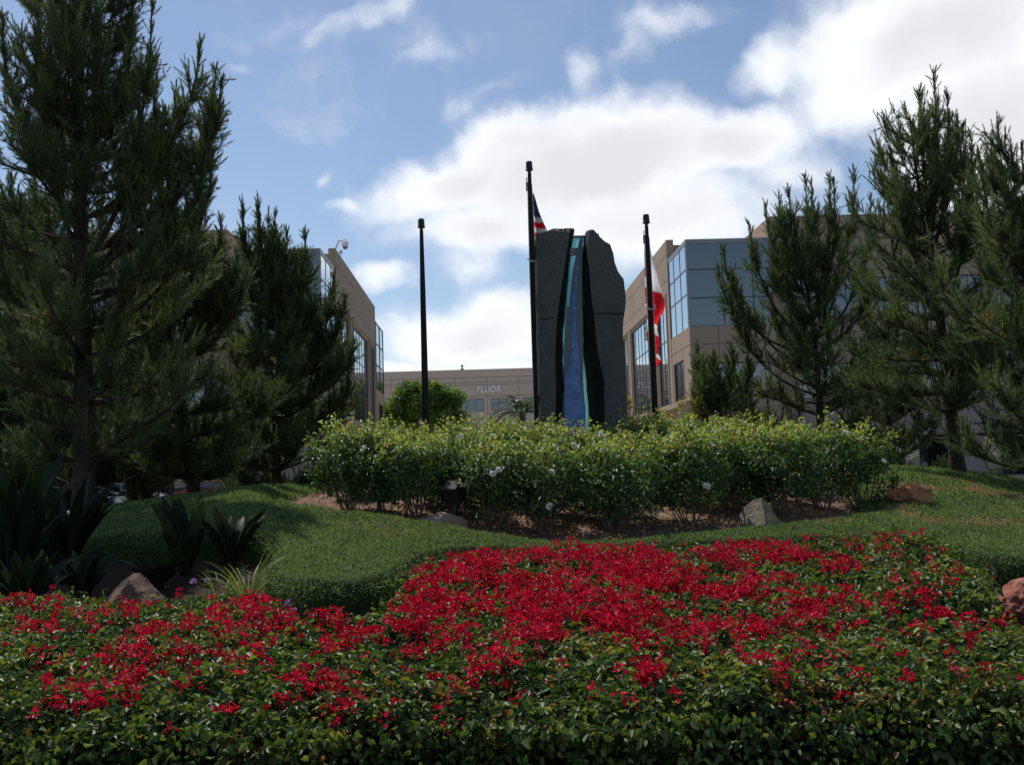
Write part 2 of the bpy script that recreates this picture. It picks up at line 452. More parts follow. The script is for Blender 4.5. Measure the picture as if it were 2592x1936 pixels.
def grid_obj(name, xs, ys, zf, mat, kind, keep=None, smooth=True):
    X, Y = np.meshgrid(xs, ys); Z = zf(X, Y); nx, ny = len(xs), len(ys)
    V = np.stack([X, Y, Z], -1).reshape(-1, 3)
    idx = np.arange(nx * ny).reshape(ny, nx)
    q = np.stack([idx[:-1, :-1], idx[:-1, 1:], idx[1:, 1:], idx[1:, :-1]], -1)
    if keep is not None:
        k = keep(X, Y); k = k[:-1, :-1] & k[:-1, 1:] & k[1:, 1:] & k[1:, :-1]; q = q[k]
    q = q.reshape(-1, 4)
    u, inv = np.unique(q, return_inverse=True)
    o = np_mesh(name, V[u], [inv.reshape(-1, 4)], mat, smooth=smooth)
    if kind: o['kind'] = kind
    return o


def nonuni(a, b, step, far):
    return np.array(sorted(set(list(np.round(np.arange(a, b + 1e-6, step), 3)) + [-f for f in far] + far)))


gx = nonuni(-11, 18, .25, [25, 40, 80, 200, 600, 2000]); gy = nonuni(2, 34, .25, [45, 70, 120, 300, 900, 2500])
o = grid_obj('ground', gx, gy, lambda X, Y: hgt(X, Y) - .004, M_soil, 'structure')
# the sheet is soil in the planted island and paving grey beyond it
o.data.materials.append(M_ground)
cen = np.zeros(len(o.data.polygons) * 3); o.data.polygons.foreach_get('center', cen); cen = cen.reshape(-1, 3)
isl = (cen[:, 0] > -9.6) & (cen[:, 0] < 17.2) & (cen[:, 1] > 4) & (cen[:, 1] < 33)
o.data.polygons.foreach_set('material_index', (~isl).astype(np.int32))

# drives: asphalt sheets left of and behind the island, with kerbs
m = MB(); m.add([(-30, 2, .004), (-9.85, 2, .004), (-9.85, 33.2, .004), (-30, 33.2, .004)], [(0, 1, 2, 3)])
m.add([(-90, 33.2, .004), (90, 33.2, .004), (90, 57, .004), (-90, 57, .004)], [(0, 1, 2, 3)])
m.build('driveway', M_asph)['kind'] = 'structure'
m = MB(); m.box(-9.85, -9.65, 2, 33.0, -.1, .14); m.box(-9.65, 17.4, 33.0, 33.2, -.1, .14); m.box(17.2, 17.4, 2, 33.0, -.1, .139)
m.build('island_kerb', M_conc, bevel=.02)['kind'] = 'structure'
m = MB(); m.box(-90, 90, 57, 57.2, -.1, .15); m.add([(-90, 57.2, .14), (90, 57.2, .14), (90, 153, .14), (-90, 153, .14)], [(0, 1, 2, 3)])
m.build('pavement', M_conc)['kind'] = 'structure'

# rose bed and ground cover outlines (plan)
BED = smooth_poly([(6.9, 21), (6.9, 18.5), (6.7, 16.9), (6.1, 15.7), (5.2, 14.7), (4, 13.85), (2.6, 13.55), (1.2, 13.5), (0, 13.7), (-1, 14.2), (-2, 14.7), (-2.9, 15.5),
                   (-3.4, 16.7), (-3.7, 18.5), (-3.7, 22), (-2, 25), (0, 26), (4, 26), (6.6, 24)], 2)
COV = smooth_poly([(-5.2, 13.7), (-4.6, 13.0), (-4.0, 12.8), (-3.4, 12.7), (-2.75, 12.2), (-2.45, 11.4), (-2.4, 10.6), (-2.25, 9.95), (-1.85, 9.55), (-1.4, 9.45), (-1.05, 9.7), (-.85, 10.5),
                   (-.7, 11.4), (0, 12.1), (1.2, 12.3), (2.5, 12.4), (4, 12.3), (5.2, 12.4), (5.5, 11.4), (6.1, 10.8), (7.5, 10.9), (9, 11.6), (11, 13), (13, 17), (13, 22), (11, 25),
                   (7, 27), (2, 28), (-2.5, 27), (-5, 25.5), (-7.5, 23), (-8.4, 20), (-8.2, 17), (-7, 15), (-6, 13.4)], 2)
grid_obj('mulch_bed', np.arange(-4.5, 7.5, .1), np.arange(13, 26.6, .1), lambda X, Y: hgt(X, Y) + .03 + .05 * fbm2(X, Y, 2.2, 3), M_mulch, 'structure', lambda X, Y: in_poly(X, Y, BED))
n = 26000
x = rs.uniform(-4, 7.2, n); y = 13.4 + (rs.uniform(0, 1, n) ** 1.6) * 9; k = in_poly(x, y, BED); x, y = x[k], y[k]
P = np.stack([x, y, hgt(x, y) + .055 + .05 * fbm2(x, y, 2.2, 3) + rs.uniform(-.01, .02, len(x))], -1)
A = rand_dir(len(P)) * [1, 1, .35]; V, Fq = leaves(P, A, norm(rand_dir(len(P)) * .5 + [0, 0, 1]), rs.uniform(.02, .075, len(P)), rs.uniform(.012, .035, len(P)), .1, 0)
np_mesh('wood_chips', V, [Fq], M_chip, np.repeat(rs.uniform(0, 1, len(P)), 6))['kind'] = 'stuff'


def cov_t(X, Y):
    dc = d_poly(X, Y, COV); db = d_poly(X, Y, BED); inb = in_poly(X, Y, BED)
    d = np.where(inb, 0, np.minimum(dc, db * 1.6))
    t = .36 * np.sqrt(np.clip(1 - (1 - np.clip(d / .13, 0, 1)) ** 2, 0, 1)) * (.30 + .70 * sstep(0, .9, db))
    lump = .07 * (fbm2(X, Y, 1.6, 11) - .5) + .05 * (fbm2(X, Y, 5, 12) - .5)
    return np.where(in_poly(X, Y, COV), t + lump * np.clip(d / .3, 0, 1), 0)


def cov_keep(X, Y): return in_poly(X, Y, COV) & ~in_poly(X, Y, BED)


cover_o = None
n = 620000
x = rs.uniform(-8.4, 13, n); y = rs.uniform(8.8, 25, n)
pr = np.clip((11.5 / y) ** 2.0, 0, 1); k = rs.uniform(0, 1, n) < pr; x, y = x[k], y[k]
k = (np.abs(x) < y * .62 + 1.6); x, y = x[k], y[k]
k = cov_keep(x, y); x, y = x[k], y[k]
t = cov_t(x, y); P = np.stack([x, y, hgt(x, y) + t - .012], -1)
# outward lean near the rim so the cut edge is leafy too
sc = np.clip(y / 10.5, 1, 1.9)
A = norm(rand_dir(len(P)) * .75 + [0, -.1, .75])
V, Fq = leaves(P, A, rand_dir(len(P)), rs.uniform(.022, .050, len(P)) * sc, rs.uniform(.010, .019, len(P)) * sc, .15, .1)
br = fbm2(x, y, .9, 21); right = sstep(4.5, 8, x) * .09
rn = np.clip(rs.uniform(0, .62, len(P)) + (fbm2(x, y, 1.5, 31) - .5) * .35, 0, .79)
brown = (br - .06 * (x < 4) + right + rs.uniform(-.1, .1, len(P))) > .765
rn = np.where(brown, rs.uniform(.84, 1, len(P)), rn)
# rim walls: the shade of the upright face is put into a darker leaf tone
poly = np.array(COV); seg = np.roll(poly, -1, 0) - poly; sl = np.hypot(seg[:, 0], seg[:, 1])
i = rs.choice(len(poly), 26000, p=sl / sl.sum()); u = rs.uniform(0, 1, 26000)[:, None]
q = poly[i] + seg[i] * u; nrm2 = np.stack([seg[i, 1], -seg[i, 0]], -1) / sl[i, None]
chk = in_poly(*(q + nrm2 * .05).T, COV); nrm2 = np.where(chk[:, None], -nrm2, nrm2)
kk = q[:, 1] < 15; q, nrm2 = q[kk], nrm2[kk]
zz = rs.uniform(0, .30, len(q)); q = q + nrm2 * (rs.uniform(-.03, .015, len(q)))[:, None]
Pr = np.stack([q[:, 0], q[:, 1], hgt(q[:, 0], q[:, 1]) + zz], -1)
V2, F2 = leaves(Pr, norm(rand_dir(len(Pr)) * .6 + np.concatenate([nrm2, np.full((len(q), 1), .2)], 1)), rand_dir(len(Pr)), rs.uniform(.025, .05, len(Pr)), rs.uniform(.012, .02, len(Pr)))
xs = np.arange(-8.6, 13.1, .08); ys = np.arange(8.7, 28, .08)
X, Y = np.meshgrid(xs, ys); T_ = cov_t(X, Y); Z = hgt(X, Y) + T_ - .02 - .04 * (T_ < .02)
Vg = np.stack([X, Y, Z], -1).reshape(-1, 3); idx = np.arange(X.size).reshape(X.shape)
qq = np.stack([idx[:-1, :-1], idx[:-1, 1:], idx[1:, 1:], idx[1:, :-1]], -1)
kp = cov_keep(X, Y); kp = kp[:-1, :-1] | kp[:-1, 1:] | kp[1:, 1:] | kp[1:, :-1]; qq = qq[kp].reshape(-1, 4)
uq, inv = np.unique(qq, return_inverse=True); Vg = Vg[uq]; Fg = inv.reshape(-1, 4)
o1 = len(V); o2 = o1 + len(V2)
cov = np_mesh('ground_cover', np.concatenate([V, V2, Vg]), [np.concatenate([Fq, F2 + o1]), Fg + o2], [M_cover, M_coverb],
              np.concatenate([np.repeat(rn, 6), np.repeat(rs.uniform(0, .15, len(Pr)), 6), np.zeros(len(Vg))]),
              midx=np.concatenate([np.zeros(len(Fq) + len(F2)), np.ones(len(Fg))]))
tag(cov, 'low clipped green ground cover spread over the mound around the rose bed', 'ground cover', kind='stuff')


# ------------------------------------------------------------------ buildings
def holes_cells(a0, a1, b0, b1, holes):
    As = sorted(set([a0, a1] + [h[i] for h in holes for i in (0, 1)])); Bs = sorted(set([b0, b1] + [h[i] for h in holes for i in (2, 3)]))
    out = []
    for b in range(len(Bs) - 1):
        run = None
        for a in range(len(As) - 1):
            ca, cb = (As[a] + As[a + 1]) / 2, (Bs[b] + Bs[b + 1]) / 2
            if any(h[0] < ca < h[1] and h[2] < cb < h[3] for h in holes):
                if run: out.append(run); run = None
            else:
                run = [run[0] if run else As[a], As[a + 1], Bs[b], Bs[b + 1]]
        if run: out.append(run)
    return out


def window_part(parent, boxf, a0, a1, b0, b1, nc, rows, gm, fr=.09, name='window', fm=None):
    """boxf(a0,a1,b0,b1,d0,d1) gives box args; d is depth into the wall"""
    m = MB()
    m.box(*boxf(a0, a1, b1 - fr, b1, .11, .26)); m.box(*boxf(a0, a1, b0, b0 + fr, .11, .26))
    m.box(*boxf(a0, a0 + fr, b0 + fr, b1 - fr, .11, .26)); m.box(*boxf(a1 - fr, a1, b0 + fr, b1 - fr, .11, .26))
    for k in range(1, nc):
        a = a0 + (a1 - a0) * k / nc; m.box(*boxf(a - fr * .4, a + fr * .4, b0 + fr, b1 - fr, .135, .18))
    for r in rows:
        b = b0 + (b1 - b0) * r; m.box(*boxf(a0 + fr, a1 - fr, b - fr * .42, b + fr * .42, .13, .18))
    w = m.build(name, fm or M_frame, parent)
    g = MB(); g.box(*boxf(a0 + .02, a1 - .02, b0 + .02, b1 - .02, .16, .22)); g.build('glass', gm, w)
    return w


def office(s, Xw, bay0, wall0, wall1, bay2, W1, W2, W3, T, label):
    """one of the two facing office blocks; s=-1 left, +1 right; u runs along Y, v away from the court"""
    b = thing('office_building', label, 'building', (s * (Xw + 12), (bay0 + wall1) / 2, 0))
    def B(u0, u1, v0, v1, z0, z1): return (s * (Xw + v0), s * (Xw + v1), u0, u1, z0, z1)
    side = lambda a0, a1, b0, b1, d0, d1: B(a0, a1, d0, d1, b0, b1)           # plane facing the court
    Zs, Zt = 5.6, 13.4
    wins = [(W1[0], W1[1], Zs + .25, Zt), (W2[0], W2[1], Zs + .25, Zt), (W3[0], W3[1], Zs + .25, Zt)]
    m = MB()
    for c in holes_cells(wall0, wall1, Zs, T, wins): m.box(*B(c[0], c[1], 0, .5, c[2], c[3]))
    m.box(*B(wall0 + .01, wall1, .06, .5, 0, Zs - .25))
    m.box(*B(wall0 + .6, wall1 - .01, .6, 7.6, 0, T - .25))              # body and roof behind
    for h in wins:                                                   # stepped surrounds
        for (a0, a1, c0, c1) in ((h[0] - .45, h[0] - .25, h[2], h[3] + .25), (h[1] + .25, h[1] + .45, h[2], h[3] + .25), (h[0] - .45, h[1] + .45, h[3] + .25, h[3] + .45)):
            m.box(*B(a0, a1, -.07, -.002, c0, c1))
    m.build('wall', M_wall, b)
    j = MB()
    for z in (T - 1.1, T - 2.9, T - 3.9):
        j.box(*B(wall0 + .05, wall1 - .05, -.004, .05, z, z + .05))
    for k in range(1, 5):
        u = wall0 + (wall1 - wall0) * k / 5; j.box(*B(u, u + .05, -.0045, .05, T - 2.9, T - 1.1))
    j.build('panel_joints', M_joint, b)
    c = MB(); c.box(*B(bay0 - .0, bay2, -.42, .058, Zs - .25, Zs - .005)); c.box(*B(bay0, bay2, -.25, .057, Zs - .42, Zs - .26)); c.build('sill_ledge', M_wall, b)
    window_part(b, side, *wins[0], 2, (.30, .62), M_glass); window_part(b, side, *wins[1], 6, (.30, .48, .66), M_glass); window_part(b, side, *wins[2], 2, (.30, .62), M_glass)
    # near corner bay with glazed upper floor, its front facing the camera
    bw = 5.66; Tb = T - 1.45; Zg0, Zg1 = 10.4, Tb - .3
    fwin = (1.75, 5.2, 5.75, 8.0); swin = (bay0 + 2.2, bay0 + 5.6, 5.85, 8.5)
    m = MB()
    front = lambda a0, a1, b0, b1, d0, d1: B(bay0 + d0, bay0 + d1, a0, a1, b0, b1)
    for c_ in holes_cells(.03, bw, 0, Zg0, [fwin]): m.box(*B(bay0, bay0 + .5, c_[0], c_[1], c_[2], c_[3]))
    for c_ in holes_cells(bay0 + .5, wall0, 0, Zg0, [swin]): m.box(*B(c_[0], c_[1], .03, .5, c_[2], c_[3]))
    m.box(*B(bay0 + .6, wall0, .6, bw, 0, Zg0 - .02))
    m.build('corner_bay_wall', M_wall, b)
    m = MB(); m.box(*B(bay0 + .3, wall0, .4, bw, Zg1, Tb - .02)); m.build('bay_roof', M_wall, b)
    j = MB()
    z = 9.2; j.box(*B(bay0 - .004, bay0 + .05, .026, bw - .02, z, z + .05)); j.box(*B(bay0 + .05, wall0 - .02, .026, .08, z, z + .05))
    for v in (1.9, 3.8): j.box(*B(bay0 - .0045, bay0 + .05, v, v + .04, 8.25, Zg0 - .02))
    j.build('bay_joints', M_joint, b)
    j = MB(); z = 4.3; j.box(*B(bay0 - .004, bay0 + .05, .026, bw - .02, z, z + .05)); j.box(*B(bay0 + .05, wall0 - .02, .026, .08, z, z + .05)); j.build('bay_joints', M_joint, b)
    window_part(b, front, *fwin, 3, (), M_dglass); window_part(b, side, *swin, 2, (.75,), M_dglass)
    g = MB(); g.box(*B(bay0 + .06, bay0 + .12, .15, bw, Zg0, Zg1)); gp = g.build('spandrel_panel', M_spand, b)
    f = MB(); f.box(*B(bay0, bay0 + .25, .03, bw, Zg1, Tb)); f.box(*B(bay0 + .25, wall0, .03, .4, Zg1, Tb)); f.box(*B(bay0, bay0 + .25, .03, bw, Zg0 - .02, Zg0 + .1))
    f.box(*B(bay0 + .03, bay0 + .15, .03, .15, Zg0 + .1, Zg1)); f.build('bay_frame', M_lframe, b)
    f = MB()
    for v in (2.34, 4.32): f.box(*B(bay0 + .045, bay0 + .1, v, v + .08, Zg0 + .1, Zg1))
    for r in (.335, .68): f.box(*B(bay0 + .05, bay0 + .1, .152, bw - .02, Zg0 + (Zg1 - Zg0) * r, Zg0 + (Zg1 - Zg0) * r + .08))
    f.build('mullions', M_frame, gp)
    # side glazing of the bay
    a0, a1 = bay0 + .16, wall0 - .02
    g = MB(); g.box(*B(a0, a1, .07, .12, Zg0, Zg1)); gs = g.build('corner_glazing', M_glass, b)
    f = MB()
    for k in (.03, .35, .70, .98): f.box(*B(a0 + (a1 - a0) * k - .05, a0 + (a1 - a0) * k + .05, .05, .068, Zg0, Zg1))
    for r in (.40, .70): f.box(*B(a0, a1, .052, .0685, Zg0 + (Zg1 - Zg0) * r - .045, Zg0 + (Zg1 - Zg0) * r + .045))
    f.build('mullions', M_frame, gs)
    # far bay
    m = MB(); m.box(*B(wall1, bay2, -.02, 6, 0, 9.6)); m.box(*B(wall1, bay2, .2, 6, 15.9, 16.2)); m.box(*B(wall1 + .15, bay2 - .12, .25, 6, 9.6, 15.9)); m.build('far_bay_wall', M_wall, b)
    g = MB(); g.box(*B(wall1, bay2, 0.0, .06, 9.6, 16.15)); gs = g.build('corner_glazing', M_glass, b); f = MB()
    for k in (.02, .5, .985): f.box(*B(wall1 + (bay2 - wall1) * k - .06, wall1 + (bay2 - wall1) * k + .06, -.05, -.002, 9.6, 16.2))
    for z in (9.65, 12.0, 14.1, 16.1): f.box(*B(wall1, bay2, -.045, -.0025, z - .05, z + .05))
    f.build('mullions', M_frame, gs)
    m = MB(); m.box(*B(wall1 + 1.4, bay2 - 1.4, -.05, -.022, Zs, 8.3)); w = m.build('window', M_dglass, b)
    f = MB()
    for (p0, p1, q0, q1) in ((wall1 + 1.2, wall1 + 1.4, Zs, 8.5), (bay2 - 1.4, bay2 - 1.2, Zs, 8.5), (wall1 + 1.4, bay2 - 1.4, 8.3, 8.5)): f.box(*B(p0, p1, -.09, -.022, q0, q1))
    f.build('frame', M_wall, w)
    # taller wing set back beside the bay, strip windows, and the overhang on piers in front of it
    wz = wall0 + .4; top = T + 1.65; wv = 7.7
    strips = [(9.2 + k * 5.8, 14.3 + k * 5.8, 11.8, 14.6) for k in range(5)] + [(9.2 + k * 5.8, 14.3 + k * 5.8, 5.9, 8.4) for k in range(5)]
    m = MB()
    fr2 = lambda a0, a1, b0, b1, d0, d1: B(wz + d0, wz + d1, a0, a1, b0, b1)
    for c_ in holes_cells(wv, 40, 5.0, top, strips): m.box(*B(wz, wz + .5, c_[0], c_[1], c_[2], c_[3]))
    m.box(*B(wz + .5, wz + 26, wv, wv + .5, T - .3, top)); m.box(*B(wz + .55, wz + 26, wv + .52, 40, 0, top - .3)); m.box(*B(wz, wz + .5, bw + .02, wv - .002, 5.0, Tb))
    m.build('wing_wall', M_wall, b)
    j = MB()
    for z in (top - 1.3, 15.1, 10.6, 9.0): j.box(*B(wz - .004, wz + .05, wv + .02, 39.9, z, z + .05))
    for k in range(6): j.box(*B(wz - .0045, wz + .05, 8.85 + k * 5.8 - .1, 8.85 + k * 5.8 - .05, 8.6, 15.0))
    j.build('wing_joints', M_joint, b)
    for h in strips: window_part(b, fr2, *h, 4, (), M_spand if h[2] > 10 else M_dglass, .07)
    m = MB(); m.box(*B(bay0 + .4, wz - .02, bw + .05, 40, 2.95, 4.6)); m.box(*B(wz - 1.2, wz - .02, bw + .05, 40, 4.6, 4.98)); m.build('entrance_canopy', M_wall_low, b)
    for k in range(6):
        v = 6.5 + 5.95 * k; m = MB(); m.box(*B(bay0 + .7, bay0 + 2.0, v - .85, v + .85, 0, 2.79)); m.build('pier', M_wall_low, b)
    m = MB(); m.box(*B(bay0 + 3.6, bay0 + 3.7, bw + .1, 40, .0, 2.79)); g = m.build('entrance_glass', M_dglass, b); f = MB()
    for k in range(24): f.box(*B(bay0 + 3.53, bay0 + 3.598, 6.2 + k * 1.45, 6.28 + k * 1.45, 0, 2.79))
    f.box(*B(bay0 + 3.54, bay0 + 3.597, bw + .1, 40, 2.1, 2.17)); f.build('frame', M_frame, g)
    return b


office(1, 13.5, 60.6, 66.65, 93.0, 99.5, (68.0, 71.7), (75.1, 84.4), (86.8, 90.0), 17.6, 'tan office block with glazed blue corner bay behind the pines on the right')
office(-1, 10.2, 60.6, 66.75, 91.2, 98.0, (69.7, 73.6), (75.4, 85.2), (86.6, 90.2), 17.6, 'tan office block with blue corner bay half hidden by the left pines')

fb = thing('office_building', 'long low tan office building closing the far end of the court', 'building', (5, 158, 0))
FY = 153.0
wl = []
for zz in (2.6, 6.8, 11.0):
    for k in range(-9, 13): wl.append((1.3 + 5.15 * k, 5.3 + 5.15 * k, zz, zz + 1.95))
m = MB()
for c_ in holes_cells(-50, 72, 0, 17.75, wl): m.box(c_[0], c_[1], FY, FY + .5, c_[2], c_[3])
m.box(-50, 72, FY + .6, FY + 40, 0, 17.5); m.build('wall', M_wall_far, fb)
j = MB()
for z in (16.4, 15.6, 15.2, 13.35): j.box(-50, 72, FY - .006, FY + .05, z, z + .07)
for k in range(-9, 13): j.box(.7 + 5.15 * k, .76 + 5.15 * k, FY - .0065, FY + .05, 9.2, 16.4)
j.build('panel_joints', M_joint, fb)
boxF = lambda a0, a1, b0, b1, d0, d1: (a0, a1, FY + d0, FY + d1, b0, b1)
for h in wl:
    if h[2] > 10 and -40 < h[0] < 50: window_part(fb, boxF, *h, 3, (), M_spand, .08)
    elif h[2] < 10 and abs(h[0]) < 12: window_part(fb, boxF, *h, 3, (), M_dglass, .08)
    else:
        g = MB(); g.box(*boxF(*h, .28, .33)); g.build('window', M_dglass, fb)
v = pix(1170, 936, FY + 1); m = MB(); m.lathe((v[0], v[1], 17.5), [(.25, 0), (.25, .5), (.12, .55), (.12, .9), (.2, .95), (.2, 1.1), (.02, 1.2)], 10); m.build('roof_vent', M_joint, fb)

# raised lettering on the far building
cu = bpy.data.curves.new('lettering', 'FONT'); cu.body = 'FLUOR'; cu.size = 1.25; cu.extrude = .09; cu.offset = .032; cu.shear = .22; cu.space_character = 1.12; cu.bevel_depth = .0
to = bpy.data.objects.new('tmp_text', cu); C.objects.link(to)
bpy.context.view_layer.update()
me = bpy.data.meshes.new_from_object(to.evaluated_get(bpy.context.evaluated_depsgraph_get()))
bpy.data.objects.remove(to)
vv = np.zeros(len(me.vertices) * 3); me.vertices.foreach_get('co', vv); vv = vv.reshape(-1, 3)
p0 = pix(1207, 994, FY); p1 = pix(1267, 993, FY)
sx = (p1[0] - p0[0]) / (vv[:, 0].max() - vv[:, 0].min())
q = np.stack([p0[0] + (vv[:, 0] - vv[:, 0].min()) * sx, FY - .12 - vv[:, 2], p0[2] + (vv[:, 1] - vv[:, 1].min()) * 1.12], -1)
me.vertices.foreach_set('co', q.astype(np.float32).ravel()); me.update(); me.materials.clear(); me.materials.append(M_white)
so_ = bpy.data.objects.new('lettering_sign', me); C.objects.link(so_)
tag(so_, 'white slanted raised letters on the far tan building', 'sign')

# ------------------------------------------------------------------ monument
M_gran = surf_mat('dark_granite', (.056, .060, .061), (.128, .132, .130), 26, .75, .25, .9, 60, c3=(.062, .067, .070), s3=1.2)
M_rough = surf_mat('shaded_broken_granite', (.014, .013, .012), (.024, .022, .02), 12, .9, .15, 1.0, 14)  # broken slab sides with their shade put into the colour; joints share it
M_teal, T = new_mat('teal_glass')
_p = T.n('ShaderNodeBsdfPrincipled', ins={'Base Color': (.26, .55, .60, 1), 'Roughness': .15}); _t = T.n('ShaderNodeBsdfTranslucent', ins={0: (.50, .85, .90, 1)}); _q = T.n('ShaderNodeBsdfTransparent', ins={0: (.48, .80, .85, 1)})
_m1 = T.n('ShaderNodeMixShader', ins={0: .6, 1: _p.outputs[0], 2: _t.outputs[0]}); _m2 = T.n('ShaderNodeMixShader', ins={0: .45, 1: _m1.outputs[0], 2: _q.outputs[0]})
T.link(_m2.outputs[0], T.n('ShaderNodeOutputMaterial').inputs[0])
M_bluem, T = new_mat('blue_mosaic')
tcn = T.n('ShaderNodeTexCoord')
vo = T.n('ShaderNodeTexVoronoi', ins={'Vector': tcn.outputs['Object'], 'Scale': 9.0})
cr = T.n('ShaderNodeValToRGB', ins={0: T.n('ShaderNodeSeparateColor', ins={0: vo.outputs['Color']}).outputs[0]})
cr.color_ramp.elements[0].color = (.025, .10, .34, 1); cr.color_ramp.elements[1].color = (.07, .22, .56, 1)
p = T.n('ShaderNodeBsdfPrincipled', ins={'Base Color': cr.outputs[0], 'Roughness': .25, 'Specular IOR Level': .5})
T.link(p.outputs[0], T.n('ShaderNodeOutputMaterial').inputs[0])
M_greyt = surf_mat('grey_mosaic', (.105, .135, .155), (.145, .175, .195), 18, .4, .4)
MD = 21.0
mon = thing('monument', 'tall monument of two dark granite slabs split around a blue glass waterfall', 'monument', (2.3, 21.3, 1.2))


def r1(x, y): return (1250 + x / 4.13, 380 + y / 4.13)


def r2(x, y): return (1250 + x / 4.13, 750 + y / 4.13)


def dense(pts, n, jit, seed):
    """resample an outline to n points along it, with small breaks"""
    p = np.array(pts, float); d = np.concatenate([[0], np.cumsum(np.hypot(*np.diff(p, axis=0).T))]); t = np.linspace(0, d[-1], n)
    q = np.stack([np.interp(t, d, p[:, 0]), np.interp(t, d, p[:, 1])], -1)
    r = np.random.RandomState(seed); q[1:-1] += r.normal(0, jit, (n - 2, 2)); return q


def slab(name, F_in, F_top, F_out, B_in, D0, D1, parent, seed):
    """front face bounded by F_in (up), F_top, F_out (down); the inner broken face runs back to B_in"""
    fi = dense(F_in, 26, .4, seed); ft = dense(F_top, 14, .35, seed + 1); fo = dense(F_out, 26, .5, seed + 2); bi = dense(B_in, 26, .7, seed + 3)
    fro = np.concatenate([fi, ft[1:-1], fo]); bt = ft[1:-1].copy(); sh = bi[-1] - fi[-1]; bt = bt + sh * np.linspace(1, 0, len(bt))[:, None]
    bac = np.concatenate([bi, bt, fo])
    Pf = np.array([pix(a, b, D0) for a, b in fro]); Pb = np.array([pix(a, b, D1) for a, b in bac])
    Pb[-26:] = Pf[-26:] + np.array([0, D1 - D0, 0])          # outer side runs straight back
    Pb[26:-26, 1] = D1
    N_ = len(Pf); m = MB(); vs = list(Pf) + list(Pb)
    mid = []
    r = np.random.RandomState(seed + 9)
    for k in range(N_):
        mid.append((Pf[k] + Pb[k]) / 2 + r.normal(0, .018, 3))
    vs += mid
    fs = [tuple(range(N_))]; m.add(vs, fs, 0)
    ring = []
    for k in range(N_):
        k2 = (k + 1) % N_
        ring.append((k, 2 * N_ + k, 2 * N_ + k2, k2)); ring.append((2 * N_ + k, N_ + k, N_ + k2, 2 * N_ + k2))
    for f in ring: m.f.append(list(f)); m.m.append(1)
    m.f.append(list(reversed(range(N_, 2 * N_)))); m.m.append(0)
    return m.build(name, [M_gran, M_rough], parent)


s1 = slab('granite_slab', [r2(640, 1960), r2(650, 900), r2(640, 560), r2(655, 300), r1(675, 1640), r1(735, 1250), r1(790, 870)],
          [r1(790, 870), r1(750, 852), r1(690, 852), r1(600, 842), r1(520, 862), r1(440, 872)],
          [r1(440, 872), r1(458, 1640), r2(470, 700), r2(490, 1200), r2(505, 1960)],
          [r2(735, 1960), r2(735, 1060), r2(738, 800), r2(725, 680), r2(735, 560), r2(720, 410), r2(745, 250), r1(755, 1640), r1(790, 1300), r1(805, 1080), r1(830, 920), r1(845, 828)], MD, MD + .75, mon, 41)
s2 = slab('granite_slab', [r2(1150, 1960), r2(1160, 1180), r2(1155, 900), r2(1100, 650), r2(1065, 400), r2(1045, 160), r1(1030, 1640), r1(1000, 1250), r1(985, 1000), r1(1003, 850)],
          [r1(1003, 850), r1(1045, 830), r1(1080, 870), r1(1110, 910), r1(1160, 955), r1(1215, 985)],
          [r1(1215, 985), r1(1245, 1040), r1(1260, 1100), r1(1265, 1190), r1(1285, 1260), r1(1330, 1300), r1(1355, 1340), r1(1365, 1420), r1(1380, 1480), r2(1383, 90), r2(1360, 170), r2(1355, 260),
           r2(1345, 390), r2(1365, 560), r2(1375, 800), r2(1390, 1000), r2(1395, 1200), r2(1400, 1960)],
          [r2(970, 1960), r2(962, 1180), r2(945, 1000), r2(925, 760), r2(905, 600), r2(900, 200), r1(892, 1640), r1(890, 1300), r1(900, 1080), r1(935, 900), r1(965, 850)], MD, MD + .75, mon, 61)


def panel(name, pts, D0, D1, mat, parent):
    Pf = [pix(a, b, D0) for a, b in pts]; Pb = [np.array([q[0], D1, q[2]]) for q in Pf]; n_ = len(Pf)
    m = MB(); m.add(Pf + Pb, [tuple(range(n_)), tuple(reversed(range(n_, 2 * n_)))] + [(k, n_ + k, n_ + (k + 1) % n_, (k + 1) % n_) for k in range(n_)])
    return m.build(name, mat, parent)


m = MB(); a = pix(*r1(700, 903), 21.5); c_ = pix(*r1(1000, 903), 21.5); z1 = a[2]; m.box(a[0] - .14, c_[0], 21.62, 21.66, 1.0, z1)
tg = m.build('teal_glass_pane', M_teal, mon)
m = MB(); zz = pix(*r1(850, 1058), 21.5)[2]; m.box(a[0], c_[0], 21.55, 21.618, zz - .08, zz + .09); m.box(a[0], c_[0], 21.57, 21.70, z1, z1 + .03); m.build('glass_rail', M_lframe, tg)
panel('grey_mosaic_panel', [r1(927, 905), r1(905, 910), r1(862, 1080), r1(828, 1250), r1(790, 1640), r2(768, 100), r2(752, 300), r2(745, 420), r2(738, 600), r2(738, 800), r2(735, 1060), r2(735, 1960), r2(960, 1960),
                            r2(958, 1180), r2(941, 1000), r2(934, 860), r2(935, 600), r2(932, 200), r1(925, 1640), r1(922, 1300), r1(925, 1080)], 21.40, 21.5, M_greyt, mon)
panel('blue_waterfall_mosaic', [r1(885, 1060), r1(862, 1250), r1(840, 1450), r2(812, 0), r2(822, 300), r2(812, 560), r2(785, 720), r2(745, 850), r2(738, 1000), r2(738, 1960), r2(957, 1960), r2(948, 1200), r2(925, 1060),
                                r2(905, 880), r2(898, 700), r2(880, 500), r2(862, 300), r2(858, 0), r1(868, 1450), r1(885, 1250)], 21.375, 21.40, M_bluem, mon)
